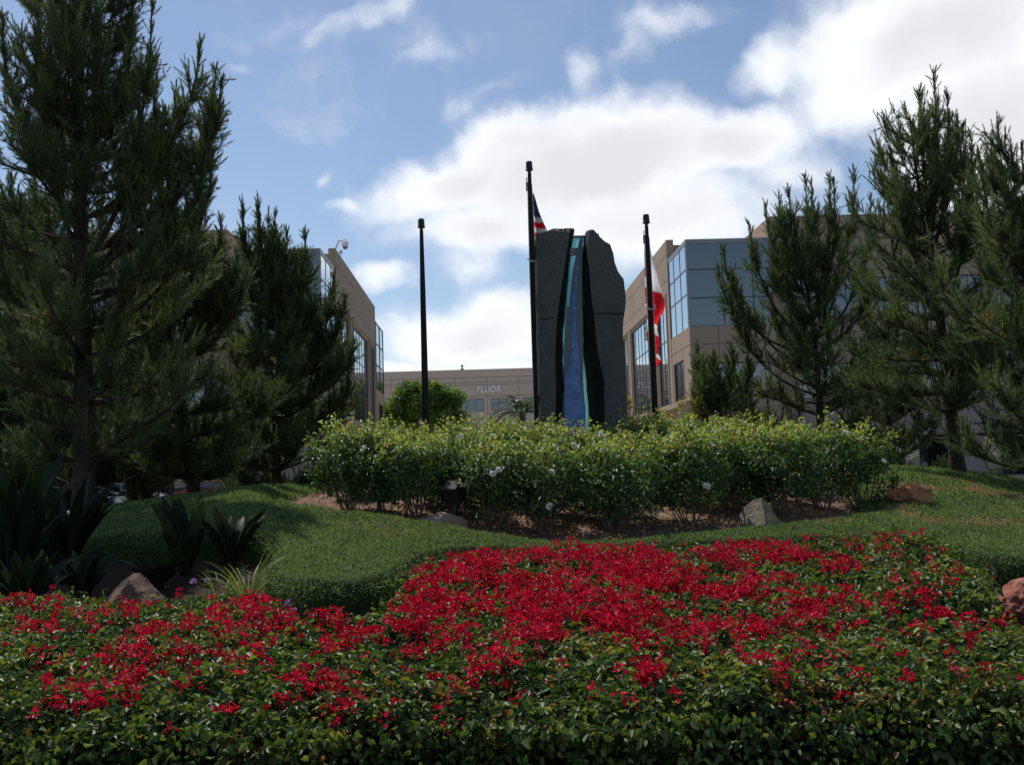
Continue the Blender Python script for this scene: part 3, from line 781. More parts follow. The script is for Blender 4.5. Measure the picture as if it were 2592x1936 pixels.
for (xa, ya, xb, yb) in ((1050, 180, 1366, 188),):
    pa, pb = pix(*r2(xa, ya), MD - .003), pix(*r2(xb, yb), MD - .003); m = MB(); m.tube([pa, (pa + pb) / 2 + np.array([0, 0, .01]), pb], .014, 6); m.build('slab_joint', M_rough, s2)
for (xa, ya, xb, yb) in ((462, 240, 655, 225),):
    pa, pb = pix(*r2(xa, ya), MD - .003), pix(*r2(xb, yb), MD - .003); m = MB(); m.tube([pa, pb], .008, 6); m.build('slab_joint', M_rough, s1)

# ------------------------------------------------------------------ flagpoles
def flagpole(px, py, bpx, D, label, halyard):
    pt = pix(px, py, D); pb_ = pix(bpx, 1060, D); gz = float(hgt(pb_[0], pb_[1]))
    x, y = pt[0], D; h = pt[2] - gz
    b = thing('flagpole', label, 'flagpole', (x, y, gz), 'flagpoles around the monument')
    m = MB(); m.lathe((x, y, gz - .1), [(.085, 0), (.083, h * .35), (.066, h * .75), (.048, h - .38), (.046, h - .2)], 18); m.build('pole', M_pole, b, True)
    m = MB(); m.lathe((x, y, gz - .1), [(.16, 0), (.16, .2), (.10, .26), (.086, .3)], 18); m.build('base_collar', M_pole, b, True)
    m = MB(); t = gz + h
    m.lathe((x, y, t - .28), [(.045, 0), (.045, .04), (.096, .045), (.096, .065), (.084, .075), (.078, .24), (.068, .262), (.02, .272)], 14); m.build('lamp_cap', M_black, b)
    if halyard:
        m = MB(); m.box(x - .095, x - .045, y - .03, y + .03, t - .75, t - .55); m.tube([(x - .07, y, t - .42), (x - .075, y, t - .55)], .012, 6); m.build('pulley', M_black, b)
        m = MB(); m.tube([(x + .09, y - .05, gz + .9), (x + .075, y - .05, t - 2.4), (x + .05, y - .03, t - .6)], .008, 5)
        m.tube([(x - .09, y - .05, gz + 1.0), (x - .075, y - .05, t - 2.4), (x - .06, y - .03, t - .6)], .008, 5); m.build('halyard', M_rope, b)
        zz = pix(px, halyard, D)[2]; m = MB()
        m.tube([(x - .12, y - .03, zz + .12), (x - .11, y - .11, zz + .03), (x - .04, y - .14, zz - .03), (x + .05, y - .14, zz - .03), (x + .11, y - .10, zz + .0), (x + .11, y - .05, zz + .1)], .016, 6); m.build('flag_ring', M_rope, b, True)
    return x, y, gz, t


fp1 = flagpole(1066, 553, 1078, 23.2, 'bare dark flagpole without a flag, left of the monument', None)
fp2 = flagpole(1339, 408, 1362, 22.8, 'tallest dark flagpole, touching the left granite slab', 662)
fp3 = flagpole(1635, 542, 1656, 23.2, 'dark flagpole right of the monument carrying a red and white flag', 783)


def flag_mat(name, body):
    m, T = new_mat(name); at = T.n('ShaderNodeUVMap'); sp_ = T.n('ShaderNodeSeparateXYZ', ins={0: at.outputs[0]})
    col = body(T, sp_.outputs[0], sp_.outputs[1])
    p = T.n('ShaderNodeBsdfPrincipled', ins={'Base Color': col, 'Roughness': .7, 'Specular IOR Level': .2})
    tr = T.n('ShaderNodeBsdfTranslucent', ins={0: col}); ms = T.n('ShaderNodeMixShader', ins={0: .6, 1: p.outputs[0], 2: tr.outputs[0]})
    T.link(ms.outputs[0], T.n('ShaderNodeOutputMaterial').inputs[0]); return m


RED, NAVY, WHT = (.72, .018, .028, 1), (.018, .025, .09, 1), (.74, .74, .75, 1)


def us(T, u, v):
    st = T.math('MODULO', T.math('FLOOR', T.math('MULTIPLY', v, 13.0)), 2.0)
    base = T.n('ShaderNodeMix', data_type='RGBA', ins={0: st, 6: RED, 7: WHT}).outputs[2]
    can = T.math('MULTIPLY', T.math('LESS_THAN', v, 7 / 13), T.math('LESS_THAN', u, .45))
    # rows of white dots for the stars
    fu = T.math('SUBTRACT', T.math('FRACT', T.math('MULTIPLY', u, 26.0)), .5); fv = T.math('SUBTRACT', T.math('FRACT', T.math('MULTIPLY', v, 16.5)), .5)
    dot = T.math('LESS_THAN', T.math('ADD', T.math('MULTIPLY', fu, fu), T.math('MULTIPLY', fv, fv)), .045)
    cc = T.n('ShaderNodeMix', data_type='RGBA', ins={0: dot, 6: NAVY, 7: WHT}).outputs[2]
    return T.n('ShaderNodeMix', data_type='RGBA', ins={0: can, 6: base, 7: cc}).outputs[2]


def ca(T, u, v):
    # bands of the draped cloth from hoist to tail, each slanting with the folds
    vs = T.math('ADD', v, T.math('MULTIPLY', T.math('SUBTRACT', u, .5), -.05))
    cr = T.n('ShaderNodeValToRGB', ins={0: vs}); cr.color_ramp.interpolation = 'CONSTANT'; e = cr.color_ramp.elements
    e[0].position = 0; e[0].color = WHT; e[1].position = .425; e[1].color = RED
    for ps, c in ((.665, WHT), (.745, RED), (.885, WHT), (.925, RED)): x = e.new(ps); x.color = c
    star = T.math('LESS_THAN', T.math('ADD', T.math('POWER', T.math('MULTIPLY', T.math('SUBTRACT', u, .05), .5), 2.0), T.math('POWER', T.math('SUBTRACT', v, .27), 2.0)), .0035)
    notch = T.math('LESS_THAN', 9.0, 1.0) if True else T.math('LESS_THAN', T.math('ADD', T.math('POWER', T.math('MULTIPLY', T.math('SUBTRACT', u, .74), .22), 2.0), T.math('POWER', T.math('SUBTRACT', v, .545), 2.0)),   .00035)
    c1 = T.n('ShaderNodeMix', data_type='RGBA', ins={0: star, 6: cr.outputs[0], 7: RED}).outputs[2]
    return T.n('ShaderNodeMix', data_type='RGBA', ins={0: notch, 6: c1, 7: WHT}).outputs[2]


def cloth(name, fn, nu, nv, mat, label, cat):
    U, Vv = np.meshgrid(np.linspace(0, 1, nu), np.linspace(0, 1, nv)); P = fn(U, Vv).reshape(-1, 3)
    idx = np.arange(nu * nv).reshape(nv, nu); q = np.stack([idx[:-1, :-1], idx[:-1, 1:], idx[1:, 1:], idx[1:, :-1]], -1).reshape(-1, 4)
    o = np_mesh(name, P, [q], mat, smooth=True); uv = o.data.uv_layers.new(name='UVMap')
    li = np.zeros(len(o.data.loops), dtype=np.int32); o.data.loops.foreach_get('vertex_index', li)
    uv.data.foreach_set('uv', np.stack([U.ravel()[li], Vv.ravel()[li]], -1).astype(np.float32).ravel()); return tag(o, label, cat)


def tri(t): return np.abs(((t + 1) % 2) - 1)


def us_fn(U, V):
    x, y, gz, t = fp2; z0 = pix(1347, 486, 22.8)[2]; z1 = pix(1351, 628, 22.8)[2]; H = z0 - z1; V = np.where(V < 7 / 13, V * .78, 7 / 13 * .78 + (V - 7 / 13) * (1 - 7 / 13 * .78) / (6 / 13))
    wd = .01 + .50 * V ** 1.0
    fold = tri(U * 5) * wd * (1 - .25 * U); drop = U * .12 * H * (0.3 + .7 * V) + fold * .06
    return np.stack([x + .07 + fold + .015 * np.sin(V * 9 + U * 8), y + .05 + U * .22 + .05 * np.sin(U * 15.7), z0 - V * H - drop], -1)


cloth('flag', us_fn, 60, 40, flag_mat('stars_and_stripes_cloth', us), 'flag with navy canton and red and white stripes drooping behind the slab', 'flag')


CAL = flag_mat('white_and_red_cloth', ca)


def ca_fn(U, V):
    # hoist runs down the pole behind; the cloth swings out, folds back and ends in a narrow tail
    ys = [590, 605, 655, 697, 728, 760, 775, 790, 806, 830, 850, 870, 893, 905, 918, 929]
    rx = [1641, 1645, 1652, 1662, 1672, 1680, 1682, 1679, 1668, 1664, 1669, 1672, 1664, 1671, 1674, 1664]
    lx = [1633, 1632, 1631, 1632, 1633, 1634, 1635, 1636, 1637, 1637, 1639, 1641, 1643, 1646, 1648, 1652]
    yy = 590 + V * 339; R_ = np.interp(yy, ys, rx); L_ = np.interp(yy, ys, lx)
    px_ = L_ + (R_ - L_) * U; out = np.zeros(U.shape + (3,))
    for i in range(U.shape[0]):
        for j in range(U.shape[1]):
            q = pix(px_[i, j], yy[i, j], 23.32); out[i, j] = q + np.array([0, .06 * math.sin(U[i, j] * 7 + V[i, j] * 9) + .10 * math.sin(V[i, j] * 19), 0]) * .6
    return out


cal = cloth('flag', ca_fn, 24, 80, CAL, 'white flag with broad red band hanging in folds on the right flagpole', 'flag')
cu = bpy.data.curves.new('t', 'FONT'); cu.body = 'REPUBLIC'; cu.size = .12; cu.extrude = .002; cu.offset = .004
to = bpy.data.objects.new('t', cu); C.objects.link(to); bpy.context.view_layer.update()
me = bpy.data.meshes.new_from_object(to.evaluated_get(bpy.context.evaluated_depsgraph_get())); bpy.data.objects.remove(to)
vv = np.zeros(len(me.vertices) * 3); me.vertices.foreach_get('co', vv); vv = vv.reshape(-1, 3)
a = pix(1641, 862, 23.1); q = np.stack([a[0] - vv[:, 1] * .9 - vv[:, 0] * .02, np.full(len(vv), 23.12) + vv[:, 2], a[2] + vv[:, 0] * .95], -1)
me.vertices.foreach_set('co', q.astype(np.float32).ravel()); me.update(); me.materials.clear(); me.materials.append(M_black)
lo = bpy.data.objects.new('flag_lettering', me); C.objects.link(lo); lo.parent = cal


# ------------------------------------------------------------------ pines
def needles(S0, Sd, Sl, nl, ang, K, tint, wid, r):
    """K needles round each shoot: S0 base, Sd axis, Sl length, nl needle length, ang spread"""
    n = len(S0); ix = np.repeat(np.arange(n), K); N_ = len(ix)
    d = norm(Sd)[ix]; t = r.uniform(0, 1, N_) ** .8
    a = norm(np.cross(d, norm(r.normal(size=(N_, 3)))))
    an = ang[ix] * (1.25 - .75 * t) * r.uniform(.6, 1.25, N_)
    nd = d * np.cos(an)[:, None] + a * np.sin(an)[:, None]; nd[:, 2] -= .10 * (1 - t)
    L = nl[ix] * r.uniform(.7, 1.15, N_) * (1 - .30 * t)
    b = S0[ix] + d * (Sl[ix] * t)[:, None]; s = norm(np.cross(nd, rand_dir(N_, r))) * wid * .5
    V = np.stack([b - s, b + s, b + norm(nd) * L[:, None]], 1).reshape(-1, 3)
    tn = np.clip(tint[ix] + r.uniform(-.08, .08, N_), 0, 1)
    return V, np.arange(N_ * 3).reshape(-1, 3), np.repeat(tn, 3)


def pine(label, base, H, Rc, cb, tr, seed, tips=(), dens=1.0, lean=(0, 0), wid=.009, K=42, cut=1.0, group='pines around the monument', dead=.05, bare=True, asym=None):
    r = np.random.RandomState(seed); base = np.array(base, float)
    root = thing('pine_tree', label, 'tree', base, group)
    tk = []; nT = 14
    for i in range(nT):
        t = i / (nT - 1); tk.append(base + np.array([lean[0] * t + .10 * math.sin(t * 7 + seed) * t, lean[1] * t + .10 * math.cos(t * 6 + seed) * t, H * t - .15 * (1 - t)]))
    tk = np.array(tk); wood = MB(); rad = [tr * (1 - .93 * (i / (nT - 1)) ** .9) * (1.18 if i == 0 else 1) for i in range(nT)]
    wood.tube(tk, rad, 12)
    tp = lambda t: np.array([np.interp(t, np.linspace(0, 1, nT), tk[:, k]) for k in range(3)])
    S0 = []; Sd = []; Sl = []; nl = []; an = []; ti = []

    def shoot(p, d, l, ndl, ang, tint): S0.append(p); Sd.append(d); Sl.append(l); nl.append(ndl); an.append(ang); ti.append(tint)

    def spray(p, d, L, tone, inner):
        """a twig that curves upward and carries needled shoots"""
        k = max(2, int(L / .17)); q = p.copy(); d = d / (np.linalg.norm(d) + 1e-9); pts = [q.copy()]
        for i in range(k):
            d = d + np.array([0, 0, .13]) + r.normal(0, .15, 3); d /= np.linalg.norm(d); q2 = q + d * L / k
            dd = (r.uniform() < dead and i < k - 1)
            shoot(q, d, L / k * 1.1, r.uniform(.14, .22), r.uniform(.75, 1.25), .97 if dd else tone + r.uniform(-.1, .12))
            if r.uniform() < .8:
                s = d * .8 + r.normal(0, .65, 3) + np.array([0, 0, .35]); s /= np.linalg.norm(s)
                shoot(q2, s, r.uniform(.18, .34), r.uniform(.085, .12), r.uniform(.45, .75), tone + r.uniform(-.1, .15))
            q = q2; pts.append(q.copy())
        up = norm(d * .75 + np.array([0, 0, .65]))
        for c in range(r.randint(1, 4)):
            s = norm(up + r.normal(0, .22, 3)); shoot(q, s, r.uniform(.22, .40), r.uniform(.085, .11), r.uniform(.38, .52), tone + r.uniform(.05, .25))
        wood.tube([pts[0], pts[len(pts) // 2], pts[-1]], [.011, .009, .005], 4, cap=False)

    def limb(p, az_, L, e0, e1, r0, tone, twd):
        k = 6; q = p.copy(); pts = [q.copy()]; dirs = []
        for i in range(k):
            e = e0 + (e1 - e0) * (i / (k - 1)) ** 1.6; az_ += r.normal(0, .09)
            d = np.array([math.cos(az_) * math.cos(e), math.sin(az_) * math.cos(e), math.sin(e)]); q = q + d * L / k; pts.append(q.copy()); dirs.append(d)
        wood.tube(pts, [r0 * (1 - .85 * i / k) for i in range(k + 1)], 6, cap=False)
        cen_ = np.sort(r.uniform(.05, 1, int(3 + L * 2.2)) ** .9); m = int((3 + L * 9.0) * dens * twd); pts = np.array(pts)
        for j in range(m):
            u = np.clip(cen_[r.randint(len(cen_))] + r.normal(0, .05), .06, .999); x = u * k; i0 = min(int(x), k - 1); pp = pts[i0] + (pts[i0 + 1] - pts[i0]) * (x - i0)
            sd = dirs[i0] * .7 + np.cross(dirs[i0], (0, 0, 1)) * r.choice([-1, 1]) * r.uniform(.2, 1.0) + np.array([0, 0, r.uniform(-.15, .6)])
            spray(pp, sd, r.uniform(.30, .75) * (1.2 - .4 * u), tone, u < .5)
        spray(pts[-1], dirs[-1], .5, tone, False)

    z = cb; ga = r.uniform(0, 6.28)
    while z < H * .95:
        t = (z - cb) / (H - cb)
        prof = (.72 + .9 * t if t < .28 else 1.0 - .86 * ((t - .28) / .72) ** 1.0)
        for k in range(r.randint(3, 6)):
            ga += 2.4 + r.normal(0, .3)
            L = Rc * prof * r.uniform(.55, 1.15)
            if asym: L *= 1 + asym[0] * math.cos(ga) + asym[1] * math.sin(ga)
            limb(tp(z / H), ga, max(.3, L), r.uniform(-.15, .30) + .45 * t, (r.uniform(.15, .75) if r.uniform() > t * 1.2 else r.uniform(.8, 1.3)), tr * .30 * (1 - .6 * t), r.uniform(.25, .62), 1.0)
        z += r.uniform(.30, .48) * (1 + .25 * (H / 10))
    spray(tp(.9), np.array([0, 0, 1.]), H * .10 + .1, .5, False)
    for (px, py) in tips:                                             # leaders that reach the outline's spires
        D = base[1] + r.uniform(-.7, .5); e = pix(px, py, D)
        tz = max(cb + .2, min(H * .8, (e[2] - base[2]) * r.uniform(.50, .66))); s = tp(tz / H); ho = e - s
        pts = []
        for i in range(8):
            u = i / 7; pts.append(s + np.array([ho[0] * (1 - (1 - u) ** 1.9), ho[1] * (1 - (1 - u) ** 1.9), ho[2] * (u ** 1.35)]))
        pts = np.array(pts); wood.tube(pts, [tr * .22 * (1 - .85 * i / 7) + .006 for i in range(8)], 6, cap=False)
        ln = np.linalg.norm(e - s); m = int((6 + ln * 13) * dens)
        for j in range(m):
            u = r.uniform(.25, 1) ** .8; x = u * 7; i0 = min(int(x), 6); pp = pts[i0] + (pts[i0 + 1] - pts[i0]) * (x - i0); d = norm(pts[i0 + 1] - pts[i0])
            sd = d * .5 + r.normal(0, .5, 3) + np.array([0, 0, .4]); L = (.62 * (1 - u) + .14) * r.uniform(.6, 1.1)
            if u > .82: shoot(pp, norm(d + r.normal(0, .3, 3)), r.uniform(.18, .30), .10, .48, .55 + r.uniform(-.1, .15))
            else: spray(pp, sd, L, r.uniform(.3, .6), u < .4)
        d = norm(pts[-1] - pts[-2] + np.array([0, 0, .12])); shoot(pts[-1] - d * .3, d, .40, .095, .40, .6)
        for c in range(3): shoot(pts[-1] - d * r.uniform(.2, .5), norm(d + r.normal(0, .28, 3)), .32, .10, .42, .6)
    if bare:                                                          # dead pale twigs low on the trunk
        for c in range(7):
            zz = cb * r.uniform(.55, 1.1); a = r.uniform(0, 6.28); L = r.uniform(.5, 1.3); p = tp(zz / H)
            wood.tube([p, p + [math.cos(a) * L * .5, math.sin(a) * L * .5, -.05], p + [math.cos(a + .2) * L, math.sin(a + .2) * L, .1 + r.uniform(-.1, .2)]], [.018, .012, .004], 5, 1, False)
    wood.build('trunk', [M_bark, M_twig], root, True)
    S0, Sd, Sl, nl, an, ti = map(np.array, (S0, Sd, Sl, nl, an, ti))
    fine = nl < .115                                                  # short dense candles, long loose inner needles
    V, Fc, tn = needles(S0[~fine], Sd[~fine], Sl[~fine], nl[~fine], an[~fine], K, ti[~fine], wid, r)
    V2, Fc2, tn2 = needles(S0[fine], Sd[fine], Sl[fine], nl[fine], an[fine], int(K * 1.25), ti[fine], wid * 1.15, r)
    Fc = np.concatenate([Fc, Fc2 + len(V)]); V = np.concatenate([V, V2]); tn = np.concatenate([tn, tn2])
    np_mesh('crown', V, [Fc], M_needle, tn, parent=root)
    return root


def on_ground(px, py, D):
    p = pix(px, py, D); return (p[0], D, float(hgt(p[0], D)))


pine('young low pine at the foot of the many stemmed pine, left side', on_ground(1815, 1100, 26), 1.9, 1.7, .1, .07, 111, [(1763, 876), (1805, 890), (1850, 880), (1895, 905), (1780, 930)], 1.5, (0, 0), .011, 42)
pine('low dark pine filling the shade between the tallest pine and the left office', on_ground(330, 1290, 30.5), 6.6, 3.0, .4, .15, 109, [(300, 720), (380, 700)], 1.7, (0, 0), .0125, 40)
pine('pine behind the far left strap leaved plants, its crown reaching the frame edge', on_ground(90, 1290, 30), 6.8, 3.0, .5, .15, 110, [(60, 640), (140, 690)], 1.7, (0, 0), .0125, 40)
pine('tallest pine, thick dark trunk standing at the left edge of the mound', on_ground(212, 1330, 18), 11.6, 2.7, 1.5, .23, 101,
     [(6, 34), (95, -10), (127, 8), (250, 25), (339, -20), (385, 4), (506, 110), (547, 174), (561, 199), (394, 212), (445, 229), (419, 280), (538, 402), (535, 330)], 1.22, (-.15, 0), .0085, 44, dead=.06)
pine('short pine with leaning dark trunk just right of the tallest pine', on_ground(500, 1302, 21.5), 6.7, 2.6, 1.0, .17, 102, [(490, 547), (559, 555), (420, 600), (600, 640)], 1.7, (-.9, .2), .0095, 42, dead=.08)
pine('bushy pine low to the ground in front of the left office block', on_ground(700, 1280, 26.5), 7.2, 2.5, .3, .15, 103,
     [(614, 517), (652, 508), (680, 542), (695, 547), (725, 576), (773, 589), (874, 743), (895, 871), (845, 700), (880, 960)], 1.6, (.1, 0), .011, 42)
pine('pine at the far left of the picture behind the tallest pine', on_ground(-20, 1330, 24), 8.6, 3.4, .6, .18, 104, [(30, 436), (89, 470), (60, 560)], 1.6, (.3, 0), .0105, 42)
pine('many stemmed pine leaning over the roses before the right office block', on_ground(2085, 1120, 27), 6.9, 2.7, .4, .17, 105,
     [(1938, 522), (1970, 486), (1995, 475), (2038, 450), (2054, 463), (2099, 445), (2111, 463), (1897, 572), (1829, 627), (1816, 677), (1850, 754), (2161, 427), (2204, 500)], .85, (-.2, 0), .011, 42, dead=.07)
pine('spire topped pine with bare lower trunk behind the right end of the roses', on_ground(2432, 1225, 22), 9.0, 2.3, 1.9, .19, 106,
     [(2363, 182), (2326, 229), (2397, 232), (2422, 286), (2437, 322), (2458, 345), (2256, 384), (2290, 480)], .88, (-.55, 0), .0095, 44)
pine('pine at the right edge of the picture with yellowish needles', on_ground(2680, 1240, 18.5), 7.6, 2.9, 1.1, .17, 107, [(2478, 386), (2508, 395), (2560, 388), (2585, 377), (2540, 460)], .85, (0, 0), .009, 44, dead=.09)
pine('slim pine filling the gap between the spire topped pine and its left neighbour', on_ground(2260, 1180, 29), 5.9, 2.5, .5, .14, 108, [(2180, 620), (2280, 600)], .9, (0, 0), .012, 40)


# ------------------------------------------------------------------ roses
def rose_variant(seed, H, R, nl):
    r = np.random.RandomState(seed); m = MB(); cl = []
    for k in range(r.randint(8, 12)):
        a = r.uniform(0, 6.28); e = R * r.uniform(.25, .95); p0 = np.array([r.normal(0, .05), r.normal(0, .05), -.05]); tip = np.array([math.cos(a) * e, math.sin(a) * e, H * r.uniform(.72, 1.0)])
        mid = (p0 + tip) / 2 + np.array([math.cos(a), math.sin(a), 0]) * e * .18 + r.normal(0, .03, 3); m.tube([p0, p0 * .6 + mid * .4 + [0, 0, -.05], mid, tip], [.014, .012, .009, .004], 5, cap=False)
        for u in np.linspace(.38, 1.0, 7):
            base = (mid * (1 - (u - .4) / .6) + tip * ((u - .4) / .6)); d = r.normal(0, 1, 3); d[2] = abs(d[2]) * .5; d = norm(d) * r.uniform(.12, .30)
            q = base + d; m.tube([base, q], [.005, .003], 3, cap=False); cl.append(q)
    cl = np.array(cl)
    # sprays of leaflets over a rounded crown with open stems below, and a few taller shoots
    n2 = nl
    a = r.uniform(0, 6.28, n2); zz = r.uniform(0, 1, n2) ** .72; rad = R * (.55 + .5 * np.sin(np.clip(zz * .9 + .1, 0, 1) * math.pi)) * np.sqrt(r.uniform(.25, 1, n2))
    Pz = .20 * H + zz * .76 * H; top = zz > .8
    P1 = np.stack([np.cos(a) * rad, np.sin(a) * rad, Pz + .10 * H * (vnoise(np.stack([np.cos(a) * rad * 4 + 9, np.sin(a) * rad * 4 + 9, a * 0 + seed], -1)) - .5)], -1)
    lump = vnoise(P1 * 3.8 + seed) > .43; P1 = P1[lump]; top = top[lump]; zz = zz[lump]
    P2 = cl[r.randint(0, len(cl), nl // 3)] + r.normal(0, .06, (nl // 3, 3))
    sp_ = []
    for k in range(r.randint(7, 12)):
        a_ = r.uniform(0, 6.28); e = R * r.uniform(0, .8); b = np.array([math.cos(a_) * e, math.sin(a_) * e, H * .88]); t = b + np.array([r.normal(0, .07), r.normal(0, .07), r.uniform(.12, .48)])
        m.tube([b, t], [.005, .003], 4, cap=False); u = r.uniform(0, 1, 26)[:, None]; sp_.append(b + (t - b) * u + r.normal(0, .03, (26, 3)))
    P3 = np.concatenate(sp_)
    P = np.concatenate([P1, P2, P3]); n_ = len(P)
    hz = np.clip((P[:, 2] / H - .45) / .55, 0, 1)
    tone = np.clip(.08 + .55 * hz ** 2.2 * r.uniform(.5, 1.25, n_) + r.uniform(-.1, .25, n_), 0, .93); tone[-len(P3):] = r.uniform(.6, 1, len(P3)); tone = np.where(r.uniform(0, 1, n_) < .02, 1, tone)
    out = norm(P * [1, 1, 0] + 1e-6); A = norm(rand_dir(n_, r) * .9 + out * .5 + [0, 0, -.1]); N = norm(rand_dir(n_, r) * .7 + np.array([0, 0, .9]) + out * .35)
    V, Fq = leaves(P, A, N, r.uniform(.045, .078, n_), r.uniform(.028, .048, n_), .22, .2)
    return m, V, Fq, np.repeat(tone, 6)


RV = []
for k in range(7):
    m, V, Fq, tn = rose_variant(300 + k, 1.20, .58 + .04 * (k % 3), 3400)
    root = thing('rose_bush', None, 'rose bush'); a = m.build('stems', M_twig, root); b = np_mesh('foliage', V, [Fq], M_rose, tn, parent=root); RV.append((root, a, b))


def flower_mesh(seed, R=.05):
    r = np.random.RandomState(seed); P = []; A = []; N = []; Ls = []
    for ring, (cnt, tilt, L) in enumerate(((7, .25, 1.0), (6, .7, .85), (5, 1.15, .6))):
        for k in range(cnt):
            a = 6.28 * (k + .5 * ring) / cnt + r.normal(0, .1); o_ = np.array([math.cos(a), math.sin(a), 0]); P.append(o_ * R * .1); A.append(o_ * math.cos(tilt) + np.array([0, 0, math.sin(tilt)])); N.append(-o_ * math.sin(tilt) + np.array([0, 0, math.cos(tilt)])); Ls.append(R * L)
    return leaves(np.array(P), np.array(A), np.array(N), np.array(Ls), np.array(Ls) * .85, .28, -.12)


FV, FF = flower_mesh(5)
fl_o = None
rose_used = [False] * 7


def rose(p, k, sc, label, group, flowers=()):
    root, a, b = RV[k]; rz = rs.uniform(0, 6.28)
    if not rose_used[k]: rose_used[k] = True; n_ = root
    else: n_ = copy_tree(root)
    n_.location = tuple(p); n_.rotation_euler = (0, 0, rz); n_.scale = (sc[0], sc[0], sc[1]); n_['label'] = label; n_['group'] = group
    return n_


RG = 'rose bushes in the bed round the monument'
front = [(885, 1298, 'leafy rose bush at the left end of the front row beside the mound', 1.12), (965, 1306, 'rose bush with many thin bare stems, second from left in the front row', 1.05),
         (1050, 1318, 'dark rose bush standing left of the floodlight', 1.0), (1262, 1340, 'rose bush with two white blooms right of the floodlight', 1.05), (1375, 1352, 'rose bush with a white bloom low on its front, centre of front row', 1.1),
         (1565, 1352, 'dense dark rose bush at front centre leaning over the mulch', 1.12), (1748, 1330, 'narrow rose bush with a cream bloom, left of the pointed boulder', 1.12),
         (1850, 1298, 'rose bush directly behind the pointed boulder', 1.05), (1975, 1308, 'rose bush just right of the pointed boulder', 1.1), (2085, 1290, 'tall rose bush between the pointed and the orange boulder', 1.15),
         (2185, 1288, 'rose bush at the right end of the front row with white blooms on top', 1.15), (1165, 1305, 'rose bush right behind the floodlight', 1.08)]
placed = []
heads = {3: [(1262, 1190), (1248, 1200)], 4: [(1392, 1282), (1396, 1195)], 6: [(1788, 1232)], 10: [(2140, 1095), (2118, 1108), (2236, 1168)], 0: [(922, 1136)], 11: [(1245, 1158)]}


def add_blooms(n_, pts, D, tops=True):
    bpy.context.view_layer.update()
    inv = n_.matrix_world.inverted()
    for (px, py) in pts:
        w = pix(px, py, D); me_name = 'flower'
        r_ = np.random.RandomState(int(px)); ax = norm(np.array([r_.normal(0, .4), -.8, .6])); q = Vector(ax).to_track_quat('Z', 'Y').to_matrix()
        Vw = (FV * r_.uniform(.95, 1.45)) @ np.array(q).T + w
        Vl = np.array([inv @ Vector(v_) for v_ in Vw]); o_ = np_mesh('flower', Vl, [FF], M_petalw, np.repeat(r_.uniform(0, 1, len(FV) // 6), 6)); o_.parent = n_


for i, (px, py, lb, sc) in enumerate(front):
    p = ground_hit(px, py, .04, 10); p[2] -= .03
    n_ = rose(p, i % 7, (sc * 1.0, sc * 1.0), lb, RG); placed.append((p[0], p[1]))
    if i in heads: add_blooms(n_, heads[i], p[1] - .74)
blooms_mid = [(1385, 1150), (1420, 1152), (1417, 1168), (1408, 1140), (1460, 1132), (1484, 1142), (1232, 1112), (1170, 1104), (1220, 1128), (1530, 1107), (1300, 1150)]
cand = []
yy = 15.1; row = 0
while yy < 25.4:
    for xx in np.arange(-3.6, 7.0, 1.10): cand.append((xx + (.5 if row % 2 else 0) + rs.normal(0, .12), yy + rs.normal(0, .12), row))
    yy += .98; row += 1
mid = []
for (xx, y0, row) in cand:
    if not in_poly(np.array([xx]), np.array([y0]), BED)[0]: continue
    if d_poly(np.array([xx]), np.array([y0]), BED)[0] < .3 and y0 < 23: continue
    if xx < .62 - .172 * y0: continue
    if 0.9 < xx < 3.6 and 20.3 < y0 < 22.6: continue
    if min(math.hypot(xx - a, y0 - b) for a, b in placed) < .85: continue
    if any(math.hypot(xx - f[0], y0 - f[1]) < .28 for f in (fp1, fp2, fp3)): continue
    placed.append((xx, y0)); z = float(hgt(xx, y0)); sc = rs.uniform(.78, 1.10) * (.92 if xx < 1 else 1)
    if y0 > 20: lb, g = 'rear rose bush in the green mass about the monument and flagpoles', 'rear rose bushes about the monument'
    elif y0 > 17: lb, g = 'rose bush merged into the green mass below the monument', 'middle rose bushes below the monument'
    else: lb, g = 'rose bush hidden in the row just behind the front row', 'second row rose bushes'
    n_ = rose((xx, y0, z), rs.randint(0, 7), (sc * 1.06, sc), lb, g); mid.append((xx, y0, n_))
for (px, py) in blooms_mid:
    best = min(mid, key=lambda t: abs(proj((t[0], t[1], 2.0))[0] - px) + 30 * abs(t[1] - 16.5)); add_blooms(best[2], [(px, py), (px + rs.uniform(-16, 16), py + rs.uniform(-9, 9))], best[1] - .68)


# ------------------------------------------------------------------ bougainvillea
def outline(pts, z): return [tuple(pixz(a, b, z)[:2]) for a, b in pts]


HEDGE = smooth_poly([(-7.5, 4.95), (-4, 5.0), (-1, 4.92), (1, 4.88), (3, 4.82), (7.0, 4.8), (7.0, 6.2)] + outline([(2592, 1565), (2470, 1535), (2330, 1530), (2150, 1520), (1900, 1500), (1600, 1490), (1300, 1495), (1090, 1520), (960, 1548), (850, 1562), (720, 1548),
                    (690, 1490), (610, 1478), (540, 1495), (420, 1505), (300, 1505), (190, 1492), (100, 1500), (0, 1512)], .47) + [(-6.5, 9.6), (-7.5, 9.0)], 2)
PATCH = smooth_poly(outline([(930, 1545), (985, 1470), (1050, 1420), (1250, 1397), (1480, 1388), (1700, 1380), (2000, 1374), (2190, 1362), (2210, 1400), (2190, 1480), (2230, 1525), (1900, 1503), (1600, 1493), (1300, 1498), (1090, 1523)], .56), 2)
BUSH = smooth_poly(outline([(2190, 1355), (2260, 1345), (2380, 1362), (2470, 1405), (2480, 1450), (2420, 1475), (2330, 1500), (2240, 1505), (2180, 1480), (2190, 1400)], .60), 2)


